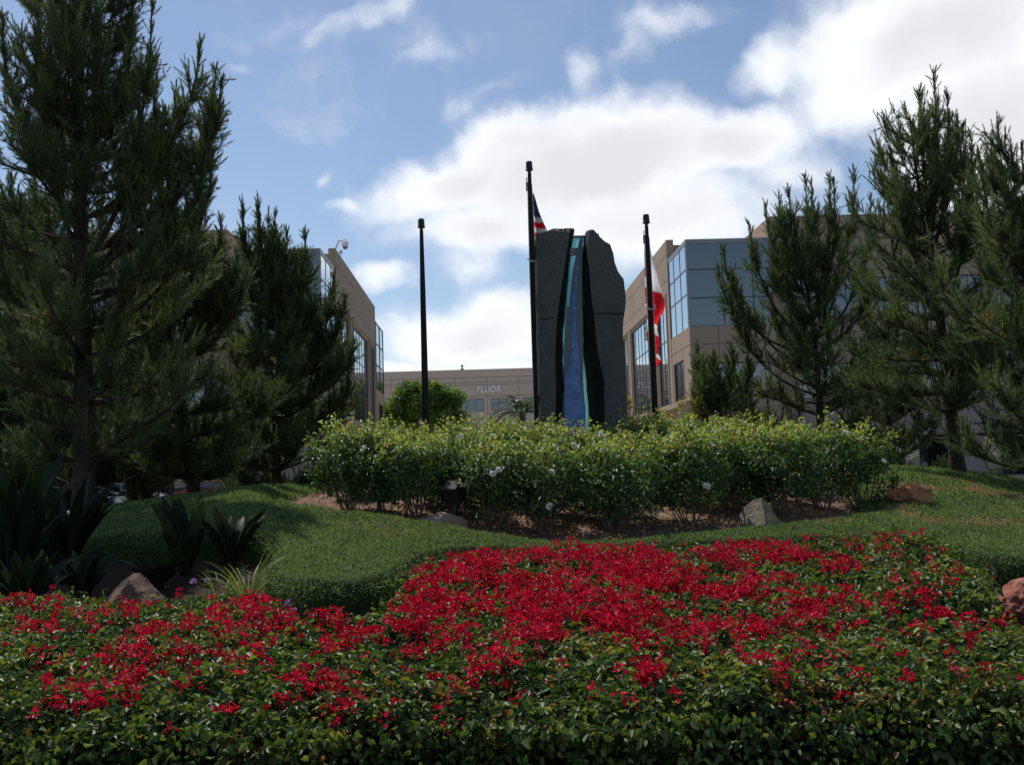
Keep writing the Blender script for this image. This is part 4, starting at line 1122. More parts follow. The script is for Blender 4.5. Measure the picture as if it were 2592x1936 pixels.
def red_density(px, py):
    """how thickly the bracts stand where the photo shows them"""
    d = np.full(px.shape, .02)
    def g(cx, cy, rx, ry, w): 
        nonlocal d
        d = d + w * np.exp(-(((px - cx) / rx) ** 2 + ((py - cy) / ry) ** 2) * 1.2)
    for c in ((134, 1790, 42, 32, .8), (317, 1752, 75, 24, .7), (240, 1770, 32, 26, .7), (386, 1635, 52, 45, .6), (545, 1594, 55, 28, .7), (354, 1549, 42, 18, .5), (468, 1553, 40, 18, .5), (814, 1749, 60, 40, .8), (732, 1773, 36, 30, .6), (875, 1790, 32, 34, .8),
              (793, 1570, 80, 40, .9), (854, 1602, 50, 45, .9), (834, 1643, 40, 26, .5), (1855, 1660, 30, 30, .8), (1887, 1695, 38, 20, .7), (2044, 1660, 34, 20, .7), (1941, 1704, 30, 22, .6), (1650, 1722, 34, 32, .8), (1690, 1767, 34, 22, .7),
              (2295, 1722, 24, 18, .8), (2470, 1660, 28, 14, .6), (2407, 1583, 26, 22, .7), (1230, 1665, 50, 26, .5), (1290, 1690, 60, 34, .6), (1180, 1640, 50, 30, .4), (1390, 1690, 34, 28, .5), (1320, 1770, 70, 26, .3), (240, 1560, 60, 20, .25), (60, 1540, 60, 16, .4),
              (120, 1600, 90, 30, .15), (1060, 1770, 60, 40, .22), (1080, 1600, 130, 40, .5), (640, 1760, 30, 30, .3), (620, 1530, 60, 20, .35), (1000, 1690, 110, 30, .18), (1560, 1640, 60, 30, .25), (700, 1610, 60, 40, .25), (1950, 1800, 50, 20, .1),
              (1620, 1480, 620, 36, 1.15), (1250, 1550, 330, 40, .9), (1150, 1440, 180, 40, .8), (1500, 1415, 330, 26, .8), (1950, 1410, 260, 26, .75), (2230, 1385, 50, 30, .5), (2130, 1440, 60, 30, .5), (1700, 1455, 200, 22, .5), (2250, 1545, 230, 28, 1.0), (2050, 1545, 200, 30, .7),
              (2500, 1570, 80, 26, .7), (960, 1500, 60, 50, .7), (1420, 1590, 180, 30, .4), (1800, 1580, 150, 24, .25), (2330, 1360, 60, 20, .2), (2400, 1400, 80, 50, .06)):
        g(*c)
    for c in ((1300, 1600, 1100, 60, .20), (500, 1640, 520, 95, .13), (1300, 1740, 900, 45, .07), (2440, 1555, 200, 36, .9), (1350, 1600, 480, 48, .50), (2150, 1590, 260, 30, .22)): g(*c)
    hole = .9 * np.exp(-(((px - 1880) / 160) ** 2 + ((py - 1462) / 14) ** 2)) + .8 * np.exp(-(((px - 2120) / 130) ** 2 + ((py - 1480) / 22) ** 2)) + .7 * np.exp(-(((px - 1350) / 60) ** 2 + ((py - 1440) / 18) ** 2)) + .6 * np.exp(-(((px - 1600) / 70) ** 2 + ((py - 1445) / 12) ** 2))
    return np.clip(d - hole, 0, 1.3)


def bougain(name, label, poly, ztop, nleaf, nred, rmax_y, seed, group=None, front_leaves=0, lsz=1.0, zlo=0.02, rscale=1.0):
    r = np.random.RandomState(seed); root = thing(name, label, 'hedge' if name.endswith('hedge') else 'bougainvillea', (np.mean([p[0] for p in poly]), np.mean([p[1] for p in poly]), 0), group)
    pa = np.array(poly); x0, y0 = pa.min(0); x1, y1 = pa.max(0)

    def sample(n, pw=1.6):
        X = []; Y = []; c = 0
        while c < n:
            x = r.uniform(x0, x1, 60000); y = r.uniform(y0, y1, 60000); k = (r.uniform(0, 1, 60000) < (y0 / y) ** pw) & in_poly(x + .5 * (fbm2(x, y, 2.5, 91, 3) - .5), y + .5 * (fbm2(x, y, 2.5, 95, 3) - .5), poly) & (np.abs(x) < .60 * y + 1.5); X.append(x[k]); Y.append(y[k]); c += k.sum()
        return np.concatenate(X)[:n], np.concatenate(Y)[:n]

    def top(x, y):
        d = d_poly(x, y, poly); return ztop(x, y) - .16 * np.exp(-d / .10) + .20 * (fbm2(x, y, 2.1, seed, 3) - .5) + .12 * (fbm2(x, y, 6.0, seed + 5, 2) - .5)
    x, y = sample(nleaf); n = len(x); dep = np.abs(r.normal(0, .055, n)); P = np.stack([x, y, top(x, y) - dep], -1)
    ns = nleaf // 200; i0 = r.randint(0, n, ns); sv = norm(r.normal(0, .45, (ns, 3)) + [0, 0, 1]); ln_ = r.uniform(.06, .17, ns)   # young shoots standing above the clipped top
    u_ = np.tile(np.linspace(.15, 1, 8), ns); j_ = np.repeat(np.arange(ns), 8); Ps = P[i0][j_] + sv[j_] * (ln_[j_] * u_)[:, None] + r.normal(0, .008, (ns * 8, 3)); P = np.concatenate([P, Ps]); n = len(P)
    # rim: leaves down the sides of the clipped shape
    seg = np.roll(pa, -1, 0) - pa; sl = np.hypot(seg[:, 0], seg[:, 1]); i = r.choice(len(pa), front_leaves, p=sl / sl.sum()); u = r.uniform(0, 1, front_leaves)[:, None]; q = pa[i] + seg[i] * u
    nr = np.stack([seg[i, 1], -seg[i, 0]], -1) / sl[i, None]; nr = np.where(in_poly(*(q + nr * .03).T, poly)[:, None], -nr, nr)
    k = np.abs(q[:, 0]) < .62 * q[:, 1] + 1.5; q, nr = q[k], nr[k]; m = len(q)
    tz = ztop(q[:, 0], q[:, 1]) - .10; gz = hgt(q[:, 0], q[:, 1]) + zlo; zz = gz + (tz - gz) * r.uniform(0, 1.08, m); q2 = q + nr * (r.normal(-.03, .085, m) + .03 * np.sin(q[:, 0] * 5))[:, None]
    Pf = np.stack([q2[:, 0], q2[:, 1], zz], -1); Nf = np.concatenate([nr, np.full((m, 1), .35)], 1)
    P = np.concatenate([P, Pf]); N = np.concatenate([np.tile([0, 0, 1.0], (n, 1)), Nf]) + rand_dir(n + m, r) * 1.0
    A = rand_dir(n + m, r) * [1, 1, .5] + np.concatenate([np.tile([0, 0, -.15], (n, 1)), np.concatenate([nr * .3, np.full((m, 1), -.6)], 1)])
    patchy = fbm2(P[:, 0], P[:, 1], 1.7, seed + 20, 3)
    tone = np.clip(r.uniform(.0, .80, n + m) * .9 + (patchy - .5) * .5, 0, .9); nb = r.uniform(0, 1, n + m) < (.05 + .36 * sstep(.54, .72, fbm2(P[:, 0], P[:, 1], 2.6, seed + 30, 3))) * np.concatenate([np.ones(n), np.full(m, .3)]); tone = np.where(nb, r.uniform(.90, 1, n + m), tone)
    sz = r.uniform(.75, 1.3, n + m) * lsz * np.where(nb, .75, 1)
    V, Fq = leaves(P, A, norm(N), .056 * sz, .036 * sz, .30, .28); np_mesh('foliage', V, [Fq], M_boug, np.repeat(tone, 6), smooth=True, parent=root)
    # bracts: heads of papery triples
    x, y = sample(nred * 6, 1.0); z = top(x, y); px, py = proj(np.stack([x, y, z], -1)); dn_ = red_density(px, py) * rscale
    cl = fbm2(x, y, 3.2, seed + 40, 3); p_ = dn_ * np.clip(.06 + 1.5 * sstep(.46, .66, cl), 0, 1.5); k = r.uniform(0, 1, len(x)) < p_ * .26
    x, y, z = x[k], y[k], z[k]
    nh = len(x); ce = np.stack([x, y, z + r.uniform(-.05, .085, nh)], -1); K = 10; ix = np.repeat(np.arange(nh), K); dd = norm(rand_dir(nh * K, r) + np.array([0, -.15, .55])); off = dd * (r.uniform(.008, .036, nh * K))[:, None] * (.55 if nh <= 100 else 1)
    A2 = norm(dd + rand_dir(nh * K, r) * .7); N2 = norm(dd + rand_dir(nh * K, r) * .8); s2_ = r.uniform(.019, .038, nh * K)
    V, Fq = leaves(ce[ix] + off, A2, N2, s2_, s2_ * .85, .25, .1); tn = np.clip(np.repeat(r.uniform(.1, .9, nh), K) + r.uniform(-.2, .2, nh * K), 0, 1)
    if nh <= 100:                                                     # few enough to count: each head a part
        Fq0 = np.concatenate([np.arange(K)[:, None] * 6 + np.array([[0, 1, 2, 3]]), np.arange(K)[:, None] * 6 + np.array([[0, 3, 4, 5]])])
        for h_ in range(nh): np_mesh('flower_head', V[h_ * K * 6:(h_ + 1) * K * 6], [Fq0], M_bract, np.repeat(tn[h_ * K:(h_ + 1) * K], 6), smooth=True, parent=root)
    else: np_mesh('flowers', V, [Fq], M_bract, np.repeat(tn, 6), smooth=True, parent=root)['kind'] = 'stuff'
    # woody dark inside
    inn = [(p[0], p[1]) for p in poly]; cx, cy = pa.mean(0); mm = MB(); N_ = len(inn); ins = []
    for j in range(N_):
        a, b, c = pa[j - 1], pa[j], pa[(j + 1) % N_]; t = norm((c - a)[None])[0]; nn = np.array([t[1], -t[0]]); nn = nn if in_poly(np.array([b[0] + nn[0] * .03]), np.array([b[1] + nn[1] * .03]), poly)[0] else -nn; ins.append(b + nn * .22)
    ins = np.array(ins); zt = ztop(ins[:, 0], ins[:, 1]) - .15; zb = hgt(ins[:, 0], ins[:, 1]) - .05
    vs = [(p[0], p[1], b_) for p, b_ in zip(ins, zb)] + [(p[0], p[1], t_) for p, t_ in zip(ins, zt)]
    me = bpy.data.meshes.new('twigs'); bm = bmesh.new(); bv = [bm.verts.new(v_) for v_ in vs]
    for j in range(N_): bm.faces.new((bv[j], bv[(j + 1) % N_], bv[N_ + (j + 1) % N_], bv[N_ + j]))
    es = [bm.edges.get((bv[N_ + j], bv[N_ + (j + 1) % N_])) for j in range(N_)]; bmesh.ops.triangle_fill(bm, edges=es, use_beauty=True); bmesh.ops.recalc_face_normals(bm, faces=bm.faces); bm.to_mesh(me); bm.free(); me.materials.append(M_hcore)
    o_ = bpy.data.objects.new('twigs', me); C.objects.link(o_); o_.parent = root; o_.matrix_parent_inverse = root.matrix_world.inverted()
    return root


zH = lambda x, y: .42 + .025 * sstep(5.5, 9, y) + 0 * x
zP = lambda x, y: .42 + .16 * sstep(7.5, 12, y) + 0 * x
zB = lambda x, y: .56 + .10 * sstep(9, 12, y) + 0 * x
bougain('bougainvillea_hedge', 'clipped bougainvillea hedge with red blooms along the bottom edge', HEDGE, zH, 170000, 9000, 9, 501, front_leaves=28000, lsz=.84, rscale=1.25)
bougain('bougainvillea_patch', 'bed of bougainvillea thick with red flowers in front of the ground cover', PATCH, zP, 56000, 6200, 12, 502, front_leaves=6000, lsz=.90, rscale=.85)
bougain('bougainvillea_bush', 'rounded mostly green bougainvillea bush at the right end of the red flower bed', BUSH, zB, 15000, 900, 12, 503, front_leaves=8000, lsz=1.0, rscale=.42)


# ------------------------------------------------------------------ boulders
def rock_mat(name, c1, c2, c3, sc=3.0, bump=.9): return surf_mat(name, c1, c2, sc, .9, .15, bump * 2.2, 14, c3=c3, s3=sc * .8)


def boulder(label, c, size, seed, mat, planes=16, rough=.05, cut=(.62, .95), pts=None, group='boulders in the planting'):
    r = np.random.RandomState(seed); bm = bmesh.new(); bmesh.ops.create_icosphere(bm, subdivisions=5, radius=1); V = np.array([v.co[:] for v in bm.verts])
    for k in range(planes):
        n_ = norm(r.normal(size=(1, 3)))[0]; d = r.uniform(*cut); ex = np.maximum(V @ n_ - d, 0); V = V - ex[:, None] * n_
    for (n_, d) in (pts or []):
        n_ = np.array(n_, float); n_ /= np.linalg.norm(n_); ex = np.maximum(V @ n_ - d, 0); V = V - ex[:, None] * n_
    nn = norm(V); V = V + nn * ((fbm(V * 2.2 + seed, seed, 4) - .5) * rough * 2.2 + (fbm(V * 7 + seed, seed + 3, 3) - .5) * rough)[:, None]
    V = V * np.array(size)
    for v, q in zip(bm.verts, V): v.co = q
    me = bpy.data.meshes.new('boulder'); bm.to_mesh(me); bm.free(); me.polygons.foreach_set('use_smooth', [False] * len(me.polygons)); me.materials.append(mat)
    o_ = bpy.data.objects.new('boulder', me); C.objects.link(o_); o_.location = tuple(map(float, c)); return tag(o_, label, 'boulder', group)


R_tan = rock_mat('tan_rock', (.27, .20, .15), (.36, .29, .22), (.24, .14, .09)); R_yel = rock_mat('ochre_rock', (.15, .13, .11), (.25, .21, .15), (.42, .29, .11), 5); R_or = rock_mat('orange_lava_rock', (.36, .15, .07), (.48, .24, .12), (.12, .055, .04), 5, 1.0)
R_br = rock_mat('brown_rock', (.13, .085, .06), (.20, .14, .10), (.17, .085, .04)); R_red = rock_mat('red_lava_rock', (.24, .085, .06), (.33, .13, .09), (.40, .19, .12), 6, 1.0)
p = ground_hit(1130, 1345, .04, 10); boulder('flat tan boulder sunk in the mulch beside the floodlight', p + [-.1, .0, .06], (.44, .32, .24), 3, R_tan, 14, .05)
p = ground_hit(1932, 1335, .06, 10); boulder('pointed boulder streaked with ochre at the front of the rose bed', p + [0, .05, .10], (.36, .30, .34), 8, R_yel, 8, .05, (.7, .95), [((-.75, -.5, .55), .50), ((.6, -.6, .5), .52), ((.9, .1, .5), .62)])
p = ground_hit(2300, 1285, .2, 12); boulder('low orange pitted boulder at the right end of the roses', p + [0, -.15, .22], (.44, .32, .22), 12, R_or, 12, .10)
p = ground_hit(335, 1515, .0, 8); p = pix(335, 1500, 10.3); boulder('large brown peaked boulder behind the left part of the hedge', (p[0], 10.3, float(hgt(p[0], 10.3)) - .03), (.46, .38, .50), 17, R_br, 12, .07, (.72, .95), [((-.7, -.3, .75), .62), ((.7, -.25, .8), .64), ((.1, -.8, .55), .66)])
p = pix(2592, 1520, 8.6); boulder('rough red boulder at the right edge of the picture', (p[0] + .12, 8.6, .08), (.36, .40, .40), 23, R_red, 14, .20, (.65, .95), None)

# ------------------------------------------------------------------ floodlight
p = ground_hit(1158, 1335, .04, 10); lx, ly, lz = p[0] - .03, p[1] - .08, float(p[2])
b = thing('floodlight', 'black box floodlight on a short post among the roses', 'floodlight', (lx, ly, lz))
Mf = Matrix.Translation((lx, ly, lz + .52)) @ Matrix.Rotation(math.radians(-28), 4, 'Z') @ Matrix.Rotation(math.radians(34), 4, 'X')
m = MB(); m.box(-.13, .13, -.12, .11, -.13, .13); m.v = [tuple(Mf @ Vector((v[0] * (1 if v[2] < 0 else .86), v[1] * (1 if v[2] < 0 else .8), v[2]))) for v in m.v]; m.build('housing', M_black, b, bevel=.012)
m = MB(); m.box(-.12, .12, .111, .122, -.10, .10); m.v = [tuple(Mf @ Vector((v[0] * .86, v[1] * .9, v[2]))) for v in m.v]; m.build('lens', M_dglass, b)
m = MB(); m.box(-.145, .145, -.135, .125, .132, .150); m.v = [tuple(Mf @ Vector((v[0] * .88, v[1] * .82, v[2]))) for v in m.v]; m.build('visor', M_bronze, b)
m = MB(); m.tube([(lx, ly, lz - .05), (lx, ly, lz + .40)], .035, 10); m.build('post', M_black, b)
m = MB(); m.box(lx - .11, lx + .11, ly - .11, ly + .11, lz - .08, lz + .06); m.build('base', M_black, b, bevel=.01)


# ------------------------------------------------------------------ strap-leaved plants, grass, small flowers
def strap_plant(name, label, p, n, L, Wd, seed, mat=M_strap, spread=.55, stalk=.35, cat='plant', group=None):
    r = np.random.RandomState(seed); V = []; Fq = []; R_ = []
    for k in range(n):
        a = r.uniform(0, 6.28); o_ = np.array([math.cos(a), math.sin(a), 0]); le = L * r.uniform(.55, 1.1); e = r.uniform(.1, 1) ** .7 * spread; w = Wd * r.uniform(.7, 1.15); sd = np.array([-o_[1], o_[0], 0])
        tw = r.normal(0, .8); sd = sd * math.cos(tw) + o_ * math.sin(tw); st = 7; b = len(V); tone = r.uniform(0, 1)
        for i in range(st + 1):
            t = i / st; ang = e * (.45 + .75 * t ** 1.5); q = np.array(p) + o_ * .08 * r.uniform(.2, 1) * 0 + o_ * (.05 + le * t * math.sin(ang)) + np.array([0, 0, le * t * math.cos(ang)])
            ww = w * (.16 if t < stalk * .7 else (.16 + .84 * math.sin(min(1, (t - stalk * .7) / (1 - stalk * .7)) * math.pi) ** .7)) * .5
            if i == st: ww = .002
            V += [q - sd * ww, q + o_ * ww * .25 - np.array([0, 0, ww * .2]), q + sd * ww]; R_ += [tone] * 3
        for i in range(st):
            c = b + 3 * i; Fq += [(c, c + 1, c + 4, c + 3), (c + 1, c + 2, c + 5, c + 4)]
    root = thing(name, label, cat, p, group); np_mesh('leaves', np.array(V), [np.array(Fq)], mat, np.array(R_), smooth=True, parent=root); return root


def gp(px, D): q = pix(px, 1300, D); return (q[0], D, float(hgt(q[0], D)) - .02)


SG = 'broad leaved strap plants under the left pines'
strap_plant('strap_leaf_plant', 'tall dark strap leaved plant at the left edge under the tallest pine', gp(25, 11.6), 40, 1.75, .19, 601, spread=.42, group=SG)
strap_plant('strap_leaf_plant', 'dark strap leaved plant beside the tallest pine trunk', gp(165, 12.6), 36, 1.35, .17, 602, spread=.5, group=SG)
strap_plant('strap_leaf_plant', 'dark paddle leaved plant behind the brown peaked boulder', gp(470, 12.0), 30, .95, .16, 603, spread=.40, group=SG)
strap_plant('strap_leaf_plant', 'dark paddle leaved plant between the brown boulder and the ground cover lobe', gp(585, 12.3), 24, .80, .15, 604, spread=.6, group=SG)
strap_plant('strap_leaf_plant', 'low dark strap leaved plant added to darken the soil at the left picture edge behind the hedge', gp(70, 10.7), 30, .80, .12, 605, spread=.7, group=SG)  # the low plants are added to darken the bare soil behind the hedge
strap_plant('strap_leaf_plant', 'low dark strap leaved plant added to darken the soil left of the brown peaked boulder', gp(215, 11.2), 30, .62, .11, 608, spread=.8, group=SG)
strap_plant('strap_leaf_plant', 'low dark strap leaved plant added to darken the soil right of the brown peaked boulder', gp(400, 11.4), 30, .58, .11, 609, spread=.8, group=SG)
strap_plant('grass_tuft', 'pale green grass tuft arching behind the hedge beside the lobe', gp(625, 10.25), 60, .62, .016, 606, M_blade, .95, .05, 'grass')
strap_plant('grass_tuft', 'thin grass tuft growing left of the taller pale tuft', gp(560, 10.4), 26, .50, .014, 607, M_blade, .8, .05, 'grass')


def flower_stalk(label, px, py, D, seed):
    w = pix(px, py, D); z = float(hgt(w[0], D)); root = thing('lilac_flower', label, 'flower', (w[0], D, z)); m = MB(); m.tube([(w[0] - .03, D, z), (w[0], D, (z + w[2]) / 2), tuple(w)], [.006, .005, .004], 5); m.build('stem', M_blade, root)
    r = np.random.RandomState(seed); A = norm(rand_dir(26, r) + [0, 0, .5]); V, Fq = leaves(np.tile(w, (26, 1)) + A * .012, A, rand_dir(26, r), .032, .014, .2, .1); np_mesh('petals', V, [Fq], M_petalp, np.repeat(r.uniform(0, 1, 26), 6), parent=root)


flower_stalk('lilac flower on a thin stalk in front of the dark paddle leaved plant', 490, 1472, 10.4, 1)
flower_stalk('lilac flower beneath the lobe of ground cover, upper of the pair', 729, 1526, 9.0, 2)
flower_stalk('lilac flower beneath the lobe of ground cover, lower of the pair', 743, 1546, 8.9, 3)
flower_stalk('pale lilac flower just right of the one before the paddle leaved plant', 524, 1470, 10.4, 4)


# ------------------------------------------------------------------ broadleaf trees, palm, saplings
def leaf_tree(name, label, base, H, crown_c, crown_r, nclump, per, lsz, seed, mat, tr=.2, fork=5, cl_r=.22, group=None, cat='tree', trunk_mat=M_twig, droop=.3):
    r = np.random.RandomState(seed); base = np.array(base, float); root = thing(name, label, cat, base, group); m = MB(); cc = base + np.array([0, 0, crown_c]); cr_ = np.array(crown_r)
    m.tube([base - [0, 0, .1], base + [tr * .3, 0, crown_c * .35], base + [0, tr * .4, crown_c * .6]], [tr, tr * .8, tr * .65], 10)
    dirs = rand_dir(nclump, r); dirs[:, 2] = np.where(dirs[:, 2] < -.5, -dirs[:, 2], dirs[:, 2]); cs = cc + dirs * cr_ * (r.uniform(.25, 1.0, nclump) ** .55)[:, None]
    for k in range(min(nclump, fork * 4)):
        s = base + np.array([0, 0, crown_c * r.uniform(.45, .7)]); e = cs[k]; mid_ = (s + e) / 2 + r.normal(0, .1, 3) * cr_[0] * .3; m.tube([s, mid_, e], [tr * .4, tr * .22, tr * .06], 5, cap=False)
    m.build('trunk', trunk_mat, root, True)
    ix = np.repeat(np.arange(nclump), per); n_ = len(ix); off = rand_dir(n_, r) * (r.uniform(0, 1, n_) ** .5)[:, None] * cr_.mean() * cl_r * np.repeat(r.uniform(.6, 1.35, nclump), per)[:, None] * [1, 1, .75]; P = cs[ix] + off
    P[:, 2] -= droop * lsz * r.uniform(0, 2, n_); tone = np.clip(np.repeat(r.uniform(.1, .7, nclump), per) + r.uniform(-.2, .3, n_), 0, 1)
    V, Fq = leaves(P, norm(rand_dir(n_, r) + [0, 0, -droop]), norm(rand_dir(n_, r) + [0, 0, .6]), lsz * r.uniform(.7, 1.3, n_), lsz * .5 * r.uniform(.7, 1.2, n_), .15, .2); np_mesh('crown', V, [Fq], mat, np.repeat(tone, 6), parent=root); return root


q = pix(1078, 1060, 108); leaf_tree('broadleaf_tree', 'round bright green tree before the far tan building', (q[0], 108, .14), 12, 7.7, (4.7, 4.0, 4.1), 105, 330, .40, 701, M_tree, .3, cl_r=.26)
q = pix(1010, 1060, 112); leaf_tree('broadleaf_tree', 'green tree at the corner of the left office block, behind the bare pole', (q[0], 112, .14), 9, 6.6, (2.6, 2.6, 3.9), 80, 170, .42, 702, M_tree, .25, cl_r=.27)
q = pix(1150, 1100, 118); leaf_tree('broadleaf_tree', 'small green tree at the right of the round bright tree', (q[0], 118, .14), 7, 4.6, (2.2, 2.2, 2.6), 50, 160, .4, 703, M_tree, .2, cl_r=.3)
q = pix(1322, 1050, 122); pb_ = np.array([q[0], 122, .14]); root = thing('palm_tree', 'grey green palm partly hidden behind the tallest flagpole', 'tree', pb_); m = MB(); m.tube([pb_, pb_ + [.1, 0, 3], pb_ + [0, 0, 8.6]], [.42, .36, .34], 10); m.build('trunk', M_twig, root, True)
r = np.random.RandomState(77); VV = []; FF_ = []; RR = []; oo = 0
for k in range(34):
    a = r.uniform(0, 6.28); e0 = r.uniform(.1, 1.35); Lf = r.uniform(4.2, 5.4); pts = []; q = pb_ + [0, 0, 8.5]; e = e0
    for i in range(12):
        pts.append(q.copy()); q = q + np.array([math.cos(a) * math.cos(e), math.sin(a) * math.cos(e), math.sin(e)]) * Lf / 12; e -= .125
    pts = np.array(pts); ii = np.repeat(np.arange(1, 12), 8); u = r.uniform(0, 1, len(ii))[:, None]; P = pts[ii - 1] + (pts[ii] - pts[ii - 1]) * u; d = norm(pts[ii] - pts[ii - 1]); sd = norm(np.cross(d, (0, 0, 1.0))) * np.where(np.arange(len(ii)) % 2, 1, -1)[:, None]
    V, Fq = leaves(P, norm(d * .7 + sd * .8 + [0, 0, -.1]), np.tile([0, 0, 1.], (len(P), 1)), .85, .11, .1, .1); VV.append(V); FF_.append(Fq + oo); oo += len(V); RR.append(np.full(len(V), r.uniform(0, 1)))
np_mesh('crown', np.concatenate(VV), [np.concatenate(FF_)], M_palm, np.concatenate(RR), parent=root)


def sapling(name, label, px, py, D, H, seed, nst, nlf, lsz, mat, R=.35, group=None, leaf_lo=.3, stem_r=.014, cat='shrub'):
    r = np.random.RandomState(seed); w = pix(px, 1100, D); b_ = np.array([w[0], D, float(hgt(w[0], D)) - .05]); root = thing(name, label, cat, b_, group); m = MB(); P = []
    for k in range(nst):
        a = r.uniform(0, 6.28); q = b_ + r.normal(0, .04, 3) * [1, 1, 0]; d = np.array([math.cos(a) * .25, math.sin(a) * .25, 1.0]); pts = [q.copy()]; h = H * r.uniform(.6, 1.0)
        for i in range(7):
            d = norm(d + r.normal(0, .16, 3) + [0, 0, .06]); q = q + d * h / 7; pts.append(q.copy())
            if i > 1 and r.uniform() < .75:
                s = norm(d + r.normal(0, .75, 3)); l = r.uniform(.15, .45) * R / .35; m.tube([q, q + s * l * .5, q + s * l + [0, 0, .06]], [stem_r * .5, stem_r * .35, stem_r * .2], 4, cap=False); P += [q + s * l * u for u in (.4, .7, 1)]
        m.tube(pts, [stem_r * (1 - .1 * i) for i in range(8)], 5, cap=False); P += pts[3:]
    m.build('stems', M_twig, root); P = np.array(P); P = P[P[:, 2] > b_[2] + H * leaf_lo]
    if nlf:
        ce = P[r.randint(0, len(P), nlf // 5)]; ix = np.repeat(np.arange(len(ce)), 5); Q = ce[ix] + r.normal(0, .045, (len(ix), 3)); n_ = len(Q)
        V, Fq = leaves(Q, norm(rand_dir(n_, r) + [0, 0, -.3]), norm(rand_dir(n_, r) + [0, 0, .6]), lsz * r.uniform(.7, 1.3, n_), lsz * .75, .15, .2); np_mesh('foliage', V, [Fq], mat, np.repeat(r.uniform(0, 1, n_), 6), parent=root)
    return root


YG = 'yellow leaved shrubs behind the roses'
for (px, top_, lb, s) in ((1632, 965, 'yellow leaved shrub left of the right flagpole', 11), (1600, 1000, 'yellow leaved shrub against the right edge of the monument', 12), (1692, 985, 'yellow leaved shrub just right of the right flagpole', 13), (1752, 1000, 'sparse yellow leaved shrub before the right office corner', 14),
                          (1830, 1035, 'thin yellow leaved shrub under the low pine branches', 15)):
    D = 25.5; w = pix(px, top_, D); H = w[2] - float(hgt(w[0], D)); sapling('yellow_shrub', lb, px, top_, D, H + .05, 800 + s, 6, 330, .085, M_yellow, .4, YG)
for (px, top_, lb, s, nl) in ((1195, 1010, 'bare branched dark shrub between the round tree and the letter sign', 21, 0), (1225, 1012, 'single bare dark stem under the letter sign', 22, 0), (1110, 1040, 'twiggy shrub with a few yellow leaves right of the bare flagpole', 23, 60), (1035, 1075, 'reddish twiggy shrub left of the bare flagpole', 24, 70)):
    D = 26.2; w = pix(px, top_, D); H = w[2] - float(hgt(w[0], D)); sapling('twiggy_shrub', lb, px, top_, D, H * .92, 800 + s, 1 if s == 22 else 5, nl, .07, M_yellow, .55, 'bare shrubs behind the roses', .35, .022)

# ------------------------------------------------------------------ small things
w = pix(845, 627, 68.9); zt = 17.55
b = thing('security_camera', 'white dome camera on a bent arm above the left office roof', 'camera', (w[0], 68.9, zt)); s0 = np.array([w[0] - .1, 68.9, zt]); e1 = pix(858, 609, 68.9); e2 = pix(877, 609, 68.9)
m = MB(); m.tube([s0, s0 * .5 + e1 * .5, e1, (e1 + e2) / 2 + [0, 0, .02], e2], .085, 8); m.build('arm', M_white, b, True); m = MB(); m.lathe((e2[0] - .1, 68.9, e2[2] - .5), [(.05, -.02), (.18, .02), (.26, .14), (.27, .3), (.2, .42), (.06, .48)], 14); m.build('dome_housing', M_white, b, True)
m = MB(); m.lathe((e2[0] - .1, 68.9, e2[2] - .66), [(.02, 0), (.12, .03), (.19, .1), (.2, .16)], 12); m.build('dome_lens', M_dglass, b, True)
w = pix(861, 640, 70.5); b = thing('security_camera', 'small camera on a short bracket below the white dome camera', 'camera', tuple(w)); m = MB(); m.tube([(-10.45, 70.5, w[2] - .25), (w[0], 70.5, w[2] - .25), (w[0] + .05, 70.5, w[2] - .05)], .035, 6); m.build('bracket', M_white, b)
m = MB(); m.lathe((w[0] + .05, 70.5, w[2] - .1), [(.03, 0), (.12, .04), (.14, .2), (.1, .27)], 10); m.build('camera_body', M_steel, b)
w = pix(971, 1085, 62); b = thing('standpipe', 'thin copper coloured standpipe beside the corner of the left office block', 'pipe', (w[0], 62, .14)); m = MB(); t_ = pix(971, 1064, 62)[2]
m.tube([(w[0], 62, .14), (w[0], 62, t_)], .06, 8); m.build('pipe', M_twig, b); m = MB(); m.lathe((w[0], 62, t_), [(.06, 0), (.16, .03), (.16, .1), (.05, .14)], 12); m.build('cap', M_twig, b)
w = pix(2343, 1215, 52); b = thing('bollard', 'short white bollard before the right building entrance', 'bollard', (w[0], 57.6, .14)); m = MB(); m.lathe((pix(2343, 1200, 57.6)[0], 57.6, .14), [(.12, 0), (.12, .95), (.09, 1.02), (.02, 1.05)], 12); m.build('post', M_white, b, True)
x_ = pix(2343, 1200, 57.6)[0]; m = MB(); m.lathe((x_, 57.6, .84), [(.1215, 0), (.124, .01), (.124, .11), (.1215, .12)], 12); m.build('reflective_band', M_frame, b)
x_ = pix(2328, 1205, 57.9)[0]; b = thing('utility_box', 'low grey green utility box left of the white bollard', 'utility box', (x_, 58.1, .14)); m = MB(); m.box(x_ - .42, x_ + .42, 57.7, 58.3, .14, 1.0); m.build('cabinet', M_lframe, b, bevel=.03); m = MB(); m.box(x_ - .46, x_ + .46, 57.66, 58.34, 1.002, 1.07); m.build('lid', M_lframe, b, bevel=.02)
x_ = pix(661, 1240, 65.5)[0]; zc = pix(661, 1240, 66.4)[2]; o_ = MB().box(x_ - .35, x_ + .35, 66.50, 66.525, zc - .45, zc + .45).build('notice_board', [M_white]); tag(o_, 'small white notice in the dark entrance of the left office block', 'notice')

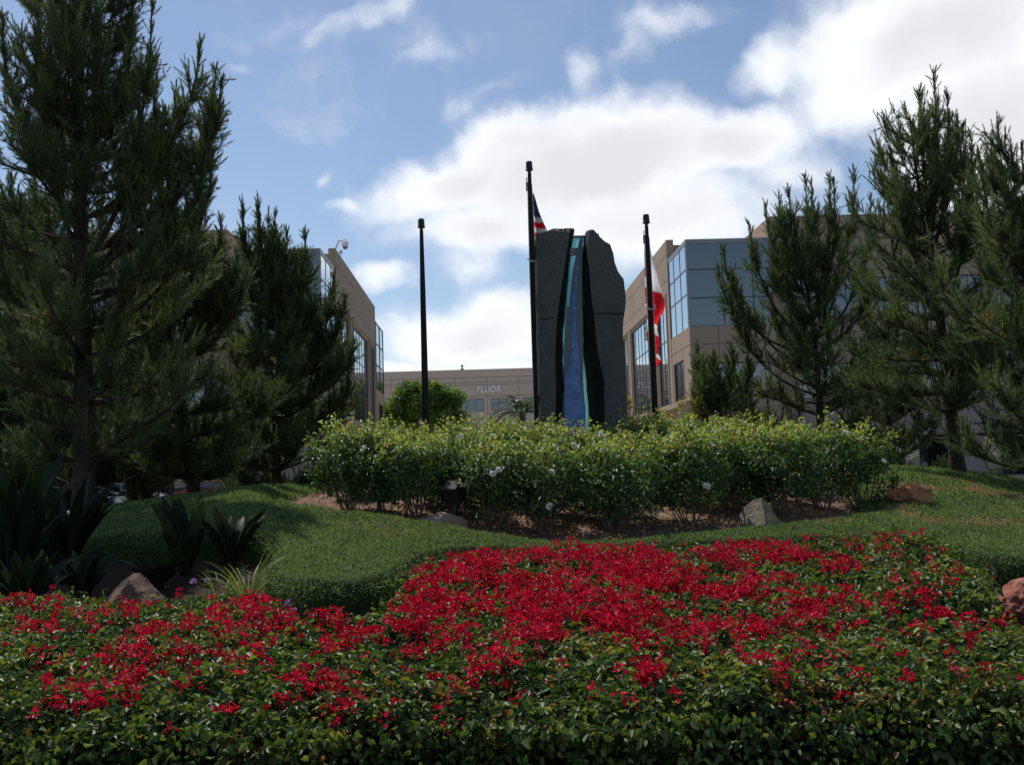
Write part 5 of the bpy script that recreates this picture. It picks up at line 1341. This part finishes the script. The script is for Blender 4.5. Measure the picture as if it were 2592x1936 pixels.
# parked car seen under the left pines
def car(label, x, y, col, heading):
    b = thing('parked_car', label, 'car', (x, y, .005)); paint = surf_mat('car_paint', col, None, 3, .25, .6); L, Wd = 4.5, 1.78
    prof = [(-2.25, .35), (-2.25, .72), (-2.15, .92), (-1.55, .98), (-1.0, 1.40), (.25, 1.45), (1.05, 1.0), (2.0, .86), (2.24, .66), (2.25, .34)]
    T_ = lambda v: (x + v[0] * math.cos(heading) - v[1] * math.sin(heading), y + v[0] * math.sin(heading) + v[1] * math.cos(heading), v[2])
    m = MB(); n_ = len(prof); vs = []
    for s in (-1, 1):
        for (a, z) in prof: vs.append((a, s * Wd / 2 * (1 if z < 1.1 else .78), z))
    m.add([T_(v) for v in vs], [tuple(range(n_)), tuple(reversed(range(n_, 2 * n_)))] + [(k, n_ + k, n_ + (k + 1) % n_, (k + 1) % n_) for k in range(n_)]); m.build('body', paint, b, bevel=.04)
    for s in (-1, 1):
        m = MB(); q = [(-1.35, 1.02), (-.95, 1.33), (.2, 1.37), (.85, 1.02)]; m.add([T_((a, s * (Wd / 2 * (.97 if z < 1.1 else .82) + .012), z)) for a, z in q] + [T_((a, s * (Wd / 2 * (.97 if z < 1.1 else .82) - .03), z)) for a, z in q], [(0, 1, 2, 3), (7, 6, 5, 4), (0, 4, 5, 1), (1, 5, 6, 2), (2, 6, 7, 3), (3, 7, 4, 0)]); m.build('side_window', M_dglass, b)
        for a in (-1.4, 1.4):
            m = MB(); pr = [(.30, -.11), (.33, -.06), (.33, .06), (.30, .11)]; vs = []; fs = []; N_ = 20
            for rr, o__ in pr:
                for k in range(N_): vs.append(T_((a + rr * math.cos(6.2832 * k / N_), s * (Wd / 2 - .08) + o__, .33 + rr * math.sin(6.2832 * k / N_))))
            for i in range(3):
                for k in range(N_): fs.append((i * N_ + k, i * N_ + (k + 1) % N_, (i + 1) * N_ + (k + 1) % N_, (i + 1) * N_ + k))
            fs += [tuple(range(N_)), tuple(range(3 * N_, 4 * N_))]; m.add(vs, fs); wh = m.build('wheel', M_black, b); m = MB(); vs = [T_((a + .2 * math.cos(6.2832 * k / 12), s * (Wd / 2 + .035), .33 + .2 * math.sin(6.2832 * k / 12))) for k in range(12)] + [T_((a + .2 * math.cos(6.2832 * k / 12), s * (Wd / 2 + .02), .33 + .2 * math.sin(6.2832 * k / 12))) for k in range(12)]
            m.add(vs, [tuple(range(12)), tuple(range(12, 24))] + [(k, (k + 1) % 12, 12 + (k + 1) % 12, 12 + k) for k in range(12)]); m.build('rim', M_steel, wh)
        m = MB(); m.box(-2.27, -2.2, s * .86, s * .6, .68, .86); m.v = [T_(v) for v in m.v]; m.build('tail_light', bract_plain, b)
        m = MB(); m.box(2.2, 2.268, s * .84, s * .55, .6, .74); m.v = [T_(v) for v in m.v]; m.build('headlight', M_steel, b)
    return b


bract_plain = surf_mat('red_lens', (.35, .01, .01), None, 3, .2, .5)
car('white parked car glimpsed under the left pines', pix(395, 1280, 56)[0] - 1.8, 55.8, (.72, .72, .72), 0.0)
car('dark red parked car glimpsed right of the white car', pix(500, 1280, 55.8)[0] + 1.2, 55.8, (.20, .025, .02), 0.0)
